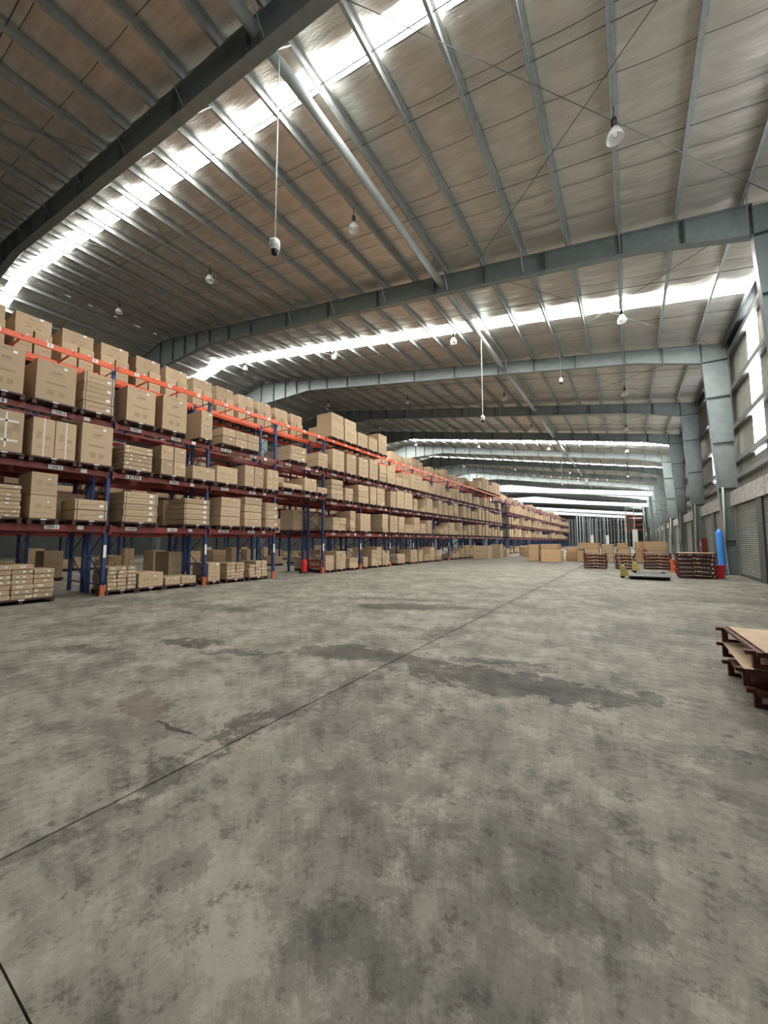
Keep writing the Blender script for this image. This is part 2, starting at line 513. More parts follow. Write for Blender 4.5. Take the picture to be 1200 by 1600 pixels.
wr = MB(); wr.box(XW + 0.16, XW + 0.22, Y_BACK, Y_END, 0, 11.5)
wall_right = struct(wr.build('wall_right', M['wall_lower']))
nwin = 0
clad_me = {}
LEDGE0, LEDGE1 = 3.10, 3.74
for k in range(len(FR) - 1):
    y0, y1 = FR[k], FR[k + 1]
    top = zr(XW) + 0.02
    if y0 > 100:
        if 'far' not in clad_me:
            clad_me['far'] = corrugated(0, 9.2, LEDGE1, top, 0, 0.6).mesh('cladding_panel', M['cladding'])
        put('cladding_panel', clad_me['far'], wall_right, (XW, y0, 0))
    else:
        if 'a' not in clad_me:
            clad_me['a'] = corrugated(0, 5.3, LEDGE1, top, 0).mesh('cladding_panel', M['cladding'])
            clad_me['b'] = corrugated(6.85, 9.2, LEDGE1, top, 0).mesh('cladding_panel', M['cladding'])
            clad_me['c'] = corrugated(5.3, 6.85, LEDGE1, 5.0, 0).mesh('cladding_panel', M['cladding'])
            clad_me['w'] = corrugated(5.3, 6.85, 5.0, 10.75, 0).mesh('translucent_sheet', M['wallglow'])
        if 'd' not in clad_me:
            clad_me['d'] = corrugated(5.3, 6.85, 10.75, top, 0).mesh('cladding_panel', M['cladding'])
            eb = MB(); eb.box(4.05, XW, 0.02, 9.18, 10.82, 10.86); eb.box(4.05, 4.07, 0.02, 9.18, 10.60, 10.82)
            clad_me['e'] = eb.mesh('eave_beam', M['steel_dark'])
        put('eave_beam', clad_me['e'], wall_right, (0, y0, 0))
        for q in 'abcd':
            put('cladding_panel', clad_me[q], wall_right, (XW, y0, 0))
        nwin += 1
        w = struct(put('window_%d' % nwin, clad_me['w'], None, (XW, y0, 0)))
    for z, h in ((10.35, 0.2), (8.55, 0.2), (6.75, 0.2), (5.20, 0.2), (4.45, 0.2)):
        key = 'g%.2f' % z
        if key not in clad_me:
            gb = MB()
            gb.box(XW - 0.20, XW - 0.19, 0.02, 9.18, z - h / 2, z + h / 2)
            gb.box(XW - 0.20, XW - 0.0, 0.02, 9.18, z + h / 2 - 0.012, z + h / 2)
            gb.box(XW - 0.20, XW - 0.0, 0.02, 9.18, z - h / 2, z - h / 2 + 0.012)
            clad_me[key] = gb.mesh('girt', M['girt'])
        put('girt', clad_me[key], wall_right, (0, y0, 0))

# the ledge wrapped in grey sheeting that runs along the wall above the shutters
ntrim = 0
for k in range(len(FR) - 1):
    y0 = FR[k]
    b = MB()
    n = 10
    for i in range(n):
        a, c = y0 + 0.12 + i * 8.96 / n, y0 + 0.12 + (i + 1) * 8.96 / n - 0.015
        d = random.uniform(-0.005, 0.005)
        b.box(3.92 + d, XW + 0.1, a, c, LEDGE0 + d, LEDGE1 + d)
    ntrim += 1
    struct(b.build('trim_%d' % ntrim, M['ledge']))

# lower wall: roller shutters between dark jambs, panels near the columns
sh_me = {}
def shutter_mesh(w, h):
    key = (round(w, 2), round(h, 2))
    if key not in sh_me:
        b = MB()
        n = 38
        for i in range(n):
            z = i * h / n
            p = h / n
            b.face([(0.0, 0, z), (0.0, w, z), (-0.022, w, z + p * .35), (-0.022, 0, z + p * .35)])
            b.face([(-0.022, 0, z + p * .35), (-0.022, w, z + p * .35), (-0.022, w, z + p * .7), (-0.022, 0, z + p * .7)])
            b.face([(-0.022, 0, z + p * .7), (-0.022, w, z + p * .7), (0.0, w, z + p), (0.0, 0, z + p)])
        sh_me[key] = b.mesh('shutter_curtain', M['shutter'])
    return sh_me[key]
ndoor = 0
for k in range(len(FR) - 1):
    y0 = FR[k]
    if y0 > 120: break
    for a, c in ((1.2, 4.5), (5.25, 8.55)):
        ndoor += 1
        d = struct(put('door_%d' % ndoor, shutter_mesh(c - a, LEDGE0 - 0.04), None, (4.06, y0 + a, 0.02)))
        bb = MB(); bb.box(-0.05, 0.03, 0.0, c - a, 0.0, 0.07)
        bb.build('bottom_rail', M['jamb'], d)
    for a, c in ((0.95, 1.2), (4.5, 5.25), (8.55, 8.8)):
        b = MB(); b.box(3.98, XW + 0.1, y0 + a, y0 + c, 0, LEDGE0)
        b.build('door_jamb', M['jamb'] if c - a > 0.5 else M['wall_lower'], wall_right)
    for a, c in ((0.12, 0.95), (8.8, 9.08)):
        b = MB(); b.box(4.12, XW + 0.1, y0 + a, y0 + c, 0, LEDGE0)
        b.build('wall_panel', M['wall_lower'], wall_right)

def plain_wall(name, b, m):
    return struct(b.build(name, m))
b = MB(); b.box(XL, 4.7, Y_END, Y_END + 0.2, 0, 16.6); plain_wall('wall_end', b, M['wall_lower'])
b = MB(); b.box(XL, 4.7, Y_BACK - 0.2, Y_BACK, 0, 16.6); plain_wall('wall_back', b, M['wall_lower'])
b = MB(); b.box(XL - 0.2, XL, Y_BACK, Y_END, 0, 14.5); plain_wall('wall_left', b, M['darkdeck'])

# ------------------------------------------------------------------ roof: foil blankets, purlins, skylights
ceil_root = bpy.data.objects.new('ceiling', None)
COL.objects.link(ceil_root)
struct(ceil_root)

def foil_mesh(x_hi, x_lo, w, seed, coarse):
    b = MB()
    step = 0.5 if coarse else 0.25
    nx = int((x_hi - x_lo) / step)
    ts = [0.0, 0.028 / w, 0.5, 1.0] if coarse else [0.0, 0.028 / w] + [0.028 / w + (1 - 0.028 / w) * q / 9 for q in range(1, 10)]
    ny = len(ts) - 1
    for i in range(nx + 1):
        x = x_hi - (x_hi - x_lo) * i / nx
        ph = ((0.08 - x) / 1.5) % 1.0 if x > RIDGE else ((RIDGE - 0.5 - x) / 1.5) % 1.0
        sag = 0.05 * math.sin(math.pi * ph)
        for j, t in enumerate(ts):
            y = t * w
            e = 0.03 if j in (0, 1, ny) else 0.0
            am = math.sin(math.pi * ph) ** 0.5 * min(1.0, max(0.0, (t - ts[1]) * 4), (1 - t) * 4)
            wr = 0.0 if coarse else am * (0.06 * noise.noise(Vector((x * 0.5 + seed * 17.3, y * 3.6 + seed * 3.1, seed))) + 0.025 * noise.noise(Vector((x * 1.1 + seed * 7.3, y * 9.0, seed * 2))))
            b.v.append((x, y, zr(x) - sag + e + wr))
    for i in range(nx):
        for j in range(ny):
            a = i * (ny + 1) + j
            b.f.append((a, a + 1, a + ny + 2, a + ny + 1)); b.m.append(1 if j == 0 else 0); b.uv.append(None)
    return b.mesh('foil_blanket', [M['foil'], M['rod']], True)

cuts = []
y = Y_BACK
for a, c in SKY + [(Y_END, Y_END)]:
    n = max(1, round((a - y) / 1.25))
    if a - y > 0.05:
        for i in range(n):
            cuts.append((y + (a - y) * i / n, (a - y) / n))
    y = c
fm = {}
for i, (y, w) in enumerate(cuts):
    coarse = y > 64 or y < -5
    for side, (hi, lo) in enumerate(((XW + 0.2, RIDGE), (RIDGE, XL))):
        key = (side, round(w, 2), i % 3, coarse)
        if key not in fm:
            fm[key] = foil_mesh(hi, lo, w + 0.01, i % 3 + 1 + side * 5, coarse or side == 1)
        put('foil_blanket', fm[key], ceil_root, (0, y, 0))

for a, c in SKY:
    put('foil_blanket', foil_mesh(SKY_END, XL, c - a, 9, True), ceil_root, (0, a, 0))

# purlins (C sections), one per bay
def purlin_mesh(length):
    b = MB()
    b.box(-0.005, 0.005, 0, length, 0.0, 0.21)
    b.box(-0.075, 0.005, 0, length, 0.0, 0.008)
    b.box(-0.005, 0.075, 0, length, 0.202, 0.21)
    b.box(-0.075, -0.068, 0, length, 0.0, 0.03)
    return b.mesh('purlin', M['galv'])
pm = purlin_mesh(9.2)
npur = 0
far_pur = MB()
for k in range(len(FR) - 1):
    for x in PUR + PUR_L:
        if npur < 298 and -6 < FR[k] < 75 and (x > RIDGE or FR[k] < 40):
            put('purlin', pm, ceil_root, (x, FR[k], zt(x))).scale = (1, (FR[k + 1] - FR[k]) / 9.2, 1)
            npur += 1
        else:
            z = zt(x)
            far_pur.box(x - 0.05, x + 0.05, FR[k], FR[k] + 9.2, z, z + 0.2)
o = far_pur.build('purlin', M['galv'], ceil_root); o['kind'] = 'stuff'

# sag rods and diagonal bracing rods
for k in range(1, 9):
    y0 = FR[k]
    for fr in (0.36, 0.68):
        b = MB()
        yy = y0 + 9.2 * fr
        b.tube((4.0, yy, zt(4.0) + 0.12), (RIDGE, yy, zt(RIDGE) + 0.12), 0.012, 4)
        b.build('sag_rod', M['rod'], ceil_root)
    for xa, xb in ((3.6, -4.6), (-13.4, -21.0)):
        for p, q in ((xa, xb), (xb, xa)):
            b = MB()
            b.tube((p, y0 + 0.2, zt(p) - 0.06), (q, y0 + 9.0, zt(q) - 0.06), 0.011, 4)
            b.build('bracing_rod', M['rod'], ceil_root)
b = MB(); b.tube((4.0, 6.36, zt(4) + 0.1), (RIDGE, 6.36, zt(RIDGE) + 0.1), 0.016, 4)
b.build('sag_rod', M['rod'], ceil_root)

# skylight strips: panes between purlins
for si, (a, c) in enumerate(SKY):
    root = bpy.data.objects.new('window_%d' % (nwin + 1 + si), None)
    COL.objects.link(root); struct(root)
    near = -5 < a < 70
    edges = [XW + 0.1] + PUR + [RIDGE] + PUR_L[:2] + [SKY_END]
    edges = sorted(set(edges), reverse=True)
    if not near:
        edges = [XW + 0.1, RIDGE, SKY_END]
    for i in range(len(edges) - 1):
        x1, x0 = edges[i], edges[i + 1]
        if x1 - x0 < 0.05: continue
        e = 0.008
        b = MB()
        b.face([(x0 + e, a, zr(x0 + e)), (x1 - e, a, zr(x1 - e)), (x1 - e, c, zr(x1 - e)), (x0 + e, c, zr(x0 + e))][::-1])
        b.face([(x0 + e, a, zr(x0 + e) + .02), (x1 - e, a, zr(x1 - e) + .02), (x1 - e, c, zr(x1 - e) + .02), (x0 + e, c, zr(x0 + e) + .02)])
        b.build('pane', M['skylight'], root)

# longitudinal strut tube under the rafters, one length per bay
for k in range(1, 12):
    b = MB()
    zc = zt(-6.15) - 0.42
    b.tube((-6.15, FR[k] + 0.14, zc), (-6.15, FR[k + 1] - 0.14, zc), 0.135, 8)
    o = b.build('strut_tube', M['tube'], None, True)
    tag(o, 'pale round steel strut between the %s and %s roof frames' % (ordinal(k) , ordinal(k + 1)), 'steel strut', 'round struts under the roof')

# ------------------------------------------------------------------ portal frames
def rafter_bottom(x):
    if x > 0.6:
        return 10.75 - (x - 0.6) * 0.26
    if x >= -22.5:
        return 10.75 + 0.155 * (0.6 - x)
    if x >= RIDGE - 1.2:
        return 10.75 + 0.155 * 23.1 + (-22.5 - x) * (-0.015)
    return max(9.5, rafter_bottom(2 * RIDGE - x) if x > -34 else zt(x) - 0.75)

def build_frame():
    root = thing('portal_frame', '', 'roof frame')
    xs_ = [3.25, 2.2, 0.6, -3, -6, -10, -14, -18, -22.5, -24.6, -26.9]
    top = [(x, zt(x) - 0.02) for x in xs_] + [(RIDGE, zt(RIDGE) - 0.02)]
    bot = [(x, rafter_bottom(x)) for x in xs_] + [(RIDGE, rafter_bottom(-26.9))]
    # web
    b = MB(); b.extrude_y(top + bot[::-1], -0.012, 0.012); b.build('rafter_web', M['steel'], root)
    def flange(pts, w, t, name, up):
        b = MB()
        for i in range(len(pts) - 1):
            (xa, za), (xb, zb) = pts[i], pts[i + 1]
            b.extrude_y([(xa, za), (xb, zb), (xb, zb + t * up), (xa, za + t * up)], -w, w)
        b.build(name, M['steel'], root)
    flange(top, 0.13, 0.02, 'top_flange', 1)
    flange(bot, 0.13, 0.022, 'bottom_flange', -1)
    # left slope beyond the ridge
    xl = [RIDGE, -29.7, -32, -35, -40, XL + 0.3]
    topl = [(x, zt(x) - 0.02) for x in xl]
    botl = [(RIDGE, rafter_bottom(-26.9)), (-29.7, rafter_bottom(-26.9)), (-32, 13.9), (-35, zt(-35) - 0.75), (-40, zt(-40) - 0.75), (XL + 0.3, zt(XL + 0.3) - 0.75)]
    b = MB(); b.extrude_y(topl + botl[::-1], -0.012, 0.012)
    for pts, t in ((topl, 0.02), (botl, -0.022)):
        for i in range(len(pts) - 1):
            (xa, za), (xb, zb) = pts[i], pts[i + 1]
            b.extrude_y([(xa, za), (xb, zb), (xb, zb + t), (xa, za + t)], -0.13, 0.13)
    b.build('rear_rafter', M['steel'], root)
    # right tapered column: web + two flanges
    zt_ = zt(3.25)
    web = [(3.74, 0.0), (4.20, 0.0), (4.20, zt(4.2)), (3.25, zt(3.25)), (3.25, rafter_bottom(3.25))]
    b = MB(); b.extrude_y(web, -0.012, 0.012); b.build('column_web', M['steel'], root)
    b = MB()
    b.extrude_y([(3.74, 0.0), (3.25, rafter_bottom(3.25)), (3.23, rafter_bottom(3.25)), (3.72, 0.0)], -0.14, 0.14)
    b.build('inner_flange', M['steel'], root)
    b = MB(); b.box(4.20, 4.22, -0.14, 0.14, 0, zt(4.2)); b.build('outer_flange', M['steel'], root)
    b = MB(); b.box(3.62, 4.25, -0.22, 0.22, 0, 0.03); b.build('base_plate', M['steel_dark'], root)
    for z in (1.55, 3.95, 6.1, 8.3):
        xi = 3.74 - 0.49 * z / rafter_bottom(3.25)
        b = MB(); b.box(xi, 4.2, -0.13, 0.13, z - 0.012, z + 0.012); b.build('stiffener', M['steel_dark'], root)
    b = MB(); b.box(3.25, 4.2, -0.13, 0.13, rafter_bottom(3.25) - 0.01, rafter_bottom(3.25) + 0.012); b.build('stiffener', M['steel_dark'], root)
    b = MB(); b.box(3.25, 3.27, -0.13, 0.13, rafter_bottom(3.25), zt(3.25)); b.build('stiffener', M['steel_dark'], root)
    # rafter stiffeners
    for x in (1.75, 0.15, -2.2, -4.4, -6.5, -9.4, -12.4, -15.4, -18.4, -20.5, -22.5, -24.0, -25.4, -26.9, -28.6):
        zb = rafter_bottom(max(x, -26.9)); za = zt(x)
        b = MB(); b.box(x - 0.03, x + 0.03, -0.125, 0.125, zb, za - 0.02); b.build('stiffener', M['steel_dark'], root)
    # fly braces to the purlins
    for x in PUR[::2]:
        if x < -24: continue
        for s in (-1, 1):
            b = MB(); b.tube((x + 0.02, 0.13 * s, rafter_bottom(x) + 0.05), (x, 0.62 * s, zt(x) + 0.03), 0.014, 4)
            b.build('fly_brace', M['galv'], root)
    # middle column beneath the ridge
    b = MB()
    zb = rafter_bottom(-26.9)
    b.box(RIDGE - 0.45, RIDGE + 0.45, -0.012, 0.012, 0, zb)
    b.box(RIDGE - 0.47, RIDGE - 0.45, -0.16, 0.16, 0, zb)
    b.box(RIDGE + 0.45, RIDGE + 0.47, -0.16, 0.16, 0, zb)
    b.build('middle_column', M['steel'], root)
    # pale conduit down the inner face
    b = MB(); b.tube((3.70, -0.10, 4.0), (3.66, -0.17, 1.35), 0.045, 8); b.build('conduit', M['pale'], root, True)
    return root
fr0 = build_frame()
frames = []
for k, y in enumerate(FR):
    f = fr0 if k == 0 else copy_tree(fr0)
    f.location = (0, y, 0)
    frames.append(f)
fl_lab = {0: 'grey steel roof frame far behind the viewpoint', 1: 'grey steel roof frame just behind the viewpoint', 2: 'dark steel roof frame crossing the top left corner, nearest in view'}
for k, f in enumerate(frames):
    f['label'] = fl_lab.get(k, 'grey steel roof frame and wall column, %s in line down the hall' % ordinal(k - 1))
    f['group'] = 'portal frames of the hall'

# ------------------------------------------------------------------ pallet racks
XA = -12.3            # front face of the racking
DEP = 1.08
ZL = [1.93, 3.45, 4.87, 6.55]
BAY = 3.03
def upright_mesh(h, w=0.085, mat=None):
    b = MB()
    b.box(-0.045, 0.045, -w / 2, w / 2, 0, h)
    return b.mesh('upright', mat or M['blue'])
def brace_mesh(h):
    b = MB()
    z = 0.35
    up = True
    while z + 0.7 < h:
        a, c = ((0, 0, z), (-DEP, 0, z + 0.75)) if up else ((-DEP, 0, z), (0, 0, z + 0.75))
        b.tube(a, c, 0.02, 4)
        z += 0.75
        up = not up
    b.tube((0, 0, 0.3), (-DEP, 0, 0.3), 0.02, 4)
    b.tube((0, 0, h - 0.12), (-DEP, 0, h - 0.12), 0.02, 4)
    return b.mesh('frame_bracing', M['blue'])
UH = 6.53
UP, BR = upright_mesh(UH), brace_mesh(UH)
fb = MB(); fb.box(-0.02, 0.075, -0.07, 0.07, 0, 0.30); fb.box(-0.07, 0.09, -0.10, 0.10, 0, 0.012)
FOOT = fb.mesh('foot_guard', M['foot'])
pb = MB(); pb.box(0.052, 0.056, -0.035, 0.035, 1.05, 1.40)
PLATE = pb.mesh('post_label', M['sticker'])
def beam_mesh(name, h, mat, L_=BAY - 0.10):
    b = MB()
    b.box(-0.025, 0.025, 0, L_, -h, 0)
    b.box(0.025, 0.031, 0.0, 0.06, -h - 0.05, 0.03)
    b.box(0.025, 0.031, L_ - 0.06, L_, -h - 0.05, 0.03)
    return b.mesh(name, mat)
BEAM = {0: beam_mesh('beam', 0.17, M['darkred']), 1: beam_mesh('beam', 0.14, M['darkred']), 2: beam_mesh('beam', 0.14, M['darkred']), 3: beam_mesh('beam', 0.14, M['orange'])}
BEAM_TOP_B = BEAM[3]

# label tags with a letter on them (the photograph's tags read A, B, C ...)
def letter_mesh(ch):
    cu = bpy.data.curves.new('letter', 'FONT')
    cu.body = ch
    cu.size = 0.10
    cu.align_x = 'CENTER'; cu.align_y = 'CENTER'
    ob = bpy.data.objects.new('letter', cu)
    COL.objects.link(ob)
    dg = bpy.context.evaluated_depsgraph_get()
    me = bpy.data.meshes.new_from_object(ob.evaluated_get(dg))
    vs = [v.co.copy() for v in me.vertices]
    fs = [tuple(p.vertices) for p in me.polygons]
    bpy.data.objects.remove(ob); bpy.data.meshes.remove(me); bpy.data.curves.remove(cu)
    return vs, fs
def tag_mesh(w, ch=None, bars=0):
    b = MB(); b.box(0.031, 0.036, -w / 2, w / 2, -0.115, -0.015)
    if ch:
        vs, fs = letter_mesh(ch)
        base = len(b.v)
        b.v += [(0.0375, v.x, v.y - 0.065) for v in vs]
        for f in fs:
            b.f.append(tuple(base + i for i in f)); b.m.append(1); b.uv.append(None)
    for i in range(bars):
        y = -w / 2 + 0.03 + i * (w - 0.06) / bars
        b.box(0.036, 0.037, y, y + (w - 0.06) / bars * random.uniform(.3, .7), -0.10, -0.03, 1)
    return b.mesh('label_tag', [M['sticker'], M['ink']])
TAGS = {c: tag_mesh(0.13, c) for c in 'ABC'}
TAG_BAR = tag_mesh(0.30, None, 9)
TAG_PLAIN = tag_mesh(0.14)
TAG_LONG = tag_mesh(0.42, None, 6)

def rack_run(label, xf, y0, nb, mirrored=False, top=None, tags=False, skip=(), levels=(0, 1, 2, 3), bridge=(), simple=False, rear_beams=True, open_end=0):
    root = thing('pallet_rack', label, 'pallet rack', (xf, y0, 0), 0, 'pallet racks')
    s = -1 if mirrored else 1
    for k in range(nb + 1 - open_end):
        y = k * BAY
        for d in (-0.12, -DEP):
            u = put('upright', UP, root, (d * s, y, 0))
            if d > -0.5 and not simple:
                put('foot_guard', FOOT, u)
                if tags: put('post_label', PLATE, u)
        put('frame_bracing', BR, root, (0, y, 0), (0, 0, math.pi if mirrored else 0))
    for k in range(nb):
        for lv in levels:
            if (k, lv) in skip: continue
            z = ZL[lv] + (0.18 if (k, lv) in bridge else 0)
            for d in ((0.0, -DEP) if rear_beams else (0.0,)):
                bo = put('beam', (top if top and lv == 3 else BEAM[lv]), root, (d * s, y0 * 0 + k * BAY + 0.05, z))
                if d == 0.0 and not simple:
                    if tags and k < 14:
                        seq = 'BCA' if lv == 3 else 'ABC'
                        for i in range(3):
                            yy = 0.5 + i * 0.98
                            if lv == 3:
                                put('label_tag', TAGS[seq[(i + k) % 3]], bo, (0, yy, 0))
                            elif i == 1:
                                put('label_tag', TAG_PLAIN, bo, (0, 2.35, 0))
                            elif i == 0:
                                put('label_tag', TAG_LONG if (k + lv) % 2 else TAG_BAR, bo, (0, 0.55, 0))
                            else:
                                put('label_tag', TAG_BAR, bo, (0, 1.75, 0))
                    else:
                        put('label_tag', TAG_PLAIN, bo, (0, 0.7, 0))
                        put('label_tag', TAG_PLAIN, bo, (0, 2.2, 0))
            if lv == 3:                       # cross ties of the bare top level
                for t in (1.0, 2.0):
                    b = put('cross_tie', TIE, root, (0, k * BAY + t * 1.01, z))
                    if mirrored: b.rotation_euler = (0, 0, math.pi)
    return root
tb = MB(); tb.box(-DEP, 0.05, -0.02, 0.02, -0.05, -0.02)
TIE = tb.mesh('cross_tie', M['orange'])

Y0 = 4.87 - 2 * BAY                       # first post of the front row (left of the frame)
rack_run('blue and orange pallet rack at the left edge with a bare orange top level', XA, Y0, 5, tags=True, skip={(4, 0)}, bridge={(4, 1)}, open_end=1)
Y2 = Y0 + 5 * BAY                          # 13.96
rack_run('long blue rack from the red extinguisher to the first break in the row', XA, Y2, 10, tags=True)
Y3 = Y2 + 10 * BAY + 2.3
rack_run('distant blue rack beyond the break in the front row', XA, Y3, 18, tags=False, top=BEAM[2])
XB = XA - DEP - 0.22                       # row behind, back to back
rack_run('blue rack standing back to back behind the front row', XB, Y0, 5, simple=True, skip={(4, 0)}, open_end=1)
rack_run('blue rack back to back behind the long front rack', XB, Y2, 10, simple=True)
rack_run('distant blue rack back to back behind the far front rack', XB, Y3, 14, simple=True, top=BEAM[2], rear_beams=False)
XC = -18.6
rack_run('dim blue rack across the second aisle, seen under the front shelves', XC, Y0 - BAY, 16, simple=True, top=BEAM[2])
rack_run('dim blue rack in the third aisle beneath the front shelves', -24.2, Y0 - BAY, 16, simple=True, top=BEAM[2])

# ------------------------------------------------------------------ cartons and pallets on the racks
BASE = {0: 0.0, 1: ZL[0], 2: ZL[1], 3: ZL[2], 4: ZL[3]}
PH = 0.125
specs = []        # carton specs
pspecs = []       # pallet specs
NEAR = [
(3,2.21,2.88,1.09,1,1,'big'),(3,3.08,3.90,1.02,1,1,'big'),(3,4.05,4.79,1.07,1,4,'flat'),(3,5.09,5.90,1.03,1,1,'big'),(3,6.10,6.89,1.09,1,1,'big'),(3,7.38,7.81,0.96,1,1,'big'),(3,8.22,9.82,0.59,3,2,'small'),(3,11.45,12.44,0.63,1,2,'flat'),
(3,13.21,13.88,0.68,1,2,'small'),(3,14.20,15.12,1.04,1,1,'big'),(3,15.31,16.13,1.03,1,1,'big'),(3,16.36,17.25,1.03,1,1,'big'),(3,17.37,18.21,1.11,1,1,'big'),(3,18.41,19.18,0.99,1,4,'small'),(3,19.25,20.22,1.06,1,3,'small'),(3,20.29,21.01,0.51,1,3,'small'),(3,21.09,21.93,0.91,1,5,'small'),(3,22.19,23.87,1.00,1,1,'big'),
(2,2.30,2.94,0.98,1,1,'wrap'),(2,3.09,3.98,0.97,2,1,'tape'),(2,4.07,4.81,1.09,1,1,'big'),(2,5.10,5.89,0.71,1,6,'wrap'),(2,6.13,6.92,0.91,2,2,'small'),(2,7.14,7.98,0.44,1,1,'small'),(2,8.02,8.88,0.59,1,1,'small'),(2,9.21,10.08,0.81,2,1,'small'),(2,10.24,10.86,0.81,2,1,'small'),(2,11.05,12.20,0.21,1,1,'small'),(2,12.32,13.10,0.58,1,1,'big'),
(2,13.15,13.85,0.27,1,1,'small'),(2,14.18,15.07,0.96,1,4,'small'),(2,15.23,15.87,0.65,1,2,'small'),(2,16.37,17.32,0.96,1,3,'small'),(2,17.45,18.08,0.98,1,4,'small'),(2,18.15,18.97,0.99,1,3,'wrap'),(2,19.61,20.29,0.97,1,3,'small'),(2,20.37,21.25,1.10,1,1,'big'),(2,21.33,22.36,1.08,1,1,'big'),
(1,2.20,2.98,0.76,1,8,'wrap'),(1,3.14,3.67,1.14,1,2,'small'),(1,4.02,4.78,0.56,1,2,'flat'),(1,5.15,6.10,0.88,1,5,'flat'),(1,6.93,7.83,0.85,1,5,'flat'),(1,8.24,9.06,1.02,1,3,'small'),(1,9.22,10.02,1.12,1,4,'small'),(1,10.20,10.86,0.99,1,3,'flat'),
(1,14.31,15.30,0.62,2,4,'wrap'),(1,15.66,16.10,1.02,1,7,'small'),(1,16.56,17.52,0.94,1,3,'small'),(1,18.69,19.32,1.04,1,4,'small'),(1,19.54,20.44,1.01,1,1,'big'),(1,20.59,21.32,0.99,1,4,'small'),(1,21.39,22.51,0.54,1,4,'wrap'),
(0,4.95,5.71,0.66,3,6,'wrap'),(0,5.75,6.48,0.44,1,1,'small'),(0,6.55,7.56,0.25,2,1,'small'),(0,7.98,8.45,0.64,1,1,'big'),(0,8.72,9.48,0.60,2,5,'small'),(0,9.69,10.55,0.61,3,5,'wrap'),
(0,14.06,14.67,0.70,1,4,'small'),(0,14.86,15.63,0.89,2,6,'wrap'),(0,15.95,16.68,0.51,1,4,'small'),(0,17.15,17.58,0.53,1,1,'small'),(0,17.95,19.01,1.05,2,7,'wrap'),(0,19.08,19.87,0.84,3,6,'wrap'),(0,20.86,21.76,0.57,1,2,'small'),
]
rnd = random.Random(11)
loads = []     # (row, level, y0, y1, height, cols, rows, style, xfront, depth)
for lv, a, c, h, nc, nr, st in NEAR:
    loads.append(['A', lv, a, c, h, nc, nr, st, -12.06 if lv else -12.30, 0.95])
# top shelf of the row behind: pairs of cartons with a wide one on top
for i in range(11):
    a = 3.0 + i * 1.0 + (0.02 if i % 2 else 0)
    loads.append(['T', 4, a, a + 0.80, 1.12, 2, 1, 'trio', -13.70, 0.95])
for i in range(-1, 0):
    loads.append(['T', 4, 2.02, 2.82, 1.0, 2, 1, 'trio', -13.70, 0.95])
# cartons on the front top level
loads += [['A', 4, 14.24, 15.22, 1.22, 1, 2, 'top', XA + 0.12, 1.0], ['A', 4, 15.31, 16.32, 1.20, 1, 2, 'top', XA + 0.12, 1.0], ['A', 4, 16.42, 17.35, 0.75, 1, 1, 'small', XA + 0.12, 1.0],
          ['A', 4, 17.45, 18.35, 0.72, 1, 1, 'small', XA + 0.12, 1.0], ['A', 4, 18.45, 19.36, 1.16, 1, 1, 'small', XA + 0.12, 1.0]]
def rand_load(row, lv, y, xf, hmax):
    r = rnd.random()
    w = rnd.uniform(0.50, 0.92)
    y = y + rnd.uniform(0, 0.92 - w)
    xf = xf - rnd.uniform(0.0, 0.06)
    if r < 0.25:
        return [row, lv, y, y + w, rnd.uniform(.8, hmax), 1, 1, 'big', xf, 0.9]
    if r < 0.7:
        return [row, lv, y, y + w, rnd.uniform(.4, hmax), rnd.choice((1, 1, 2)), rnd.choice((2, 3, 4)), 'small', xf, 0.9]
    return [row, lv, y, y + w, rnd.uniform(.35, hmax * .9), rnd.choice((1, 2)), rnd.choice((4, 5)), 'wrap', xf, 0.9]
# rest of the long front rack
for lv in (0, 1, 2, 3):
    y = 24.05 if lv == 3 else 22.6
    while y < Y2 + 10 * BAY - 1:
        if rnd.random() < 0.93:
            loads.append(rand_load('A', lv, y, -12.06 if lv else -12.30, 1.12))
        y += 1.01
for y in [36.2 + 1.05 * i for i in range(7)]:
    loads.append(['A', 4, y, y + 0.92, rnd.choice((0.75, 1.2, 1.25)), 1, 1, 'small', XA + 0.12, 1.0])
# top shelf of the row behind the long rack
y = 14.2
while y < Y2 + 10 * BAY - 1:
    if y > 19.3 or rnd.random() < 0.5:
        loads.append(['T', 4, y, y + 0.82, rnd.uniform(0.75, 1.3), rnd.choice((1, 2)), 1, 'small', -13.70, 0.95])
    y += 1.01
# distant rack
for lv in (1, 2, 3, 4):
    y = Y3 + 0.1
    while y < Y3 + 18 * BAY - 1:
        if rnd.random() < (0.74 if lv < 4 else 0.6):
            loads.append(rand_load('A' if lv < 4 else 'T', lv, y, -12.06 if lv < 4 else -13.7, 1.12))
        y += 1.01
for i in range(24):
    loads.append(rand_load('A', 0, Y3 + 0.1 + i * 1.6, -12.3, 0.9))
# back row and rows across the other aisles (seen only through gaps)
for xf, row, ya, yb, p in ((-13.70, 'R', Y0 + .2, Y2 + 6 * BAY, 0.66), (XC + .14, 'C', -3, 40, 0.9), (-24.06, 'D', -3, 40, 0.9)):
    for lv in (0, 1, 2, 3):
        y = ya
        while y < yb:
            if rnd.random() < (p if lv else p * (0.25 if row == 'R' else 0.8)) and not (row == 'R' and 10.6 < y < 14.0 and lv == 0):
                loads.append(rand_load(row, lv, y, xf, 1.05))
            y += 1.01

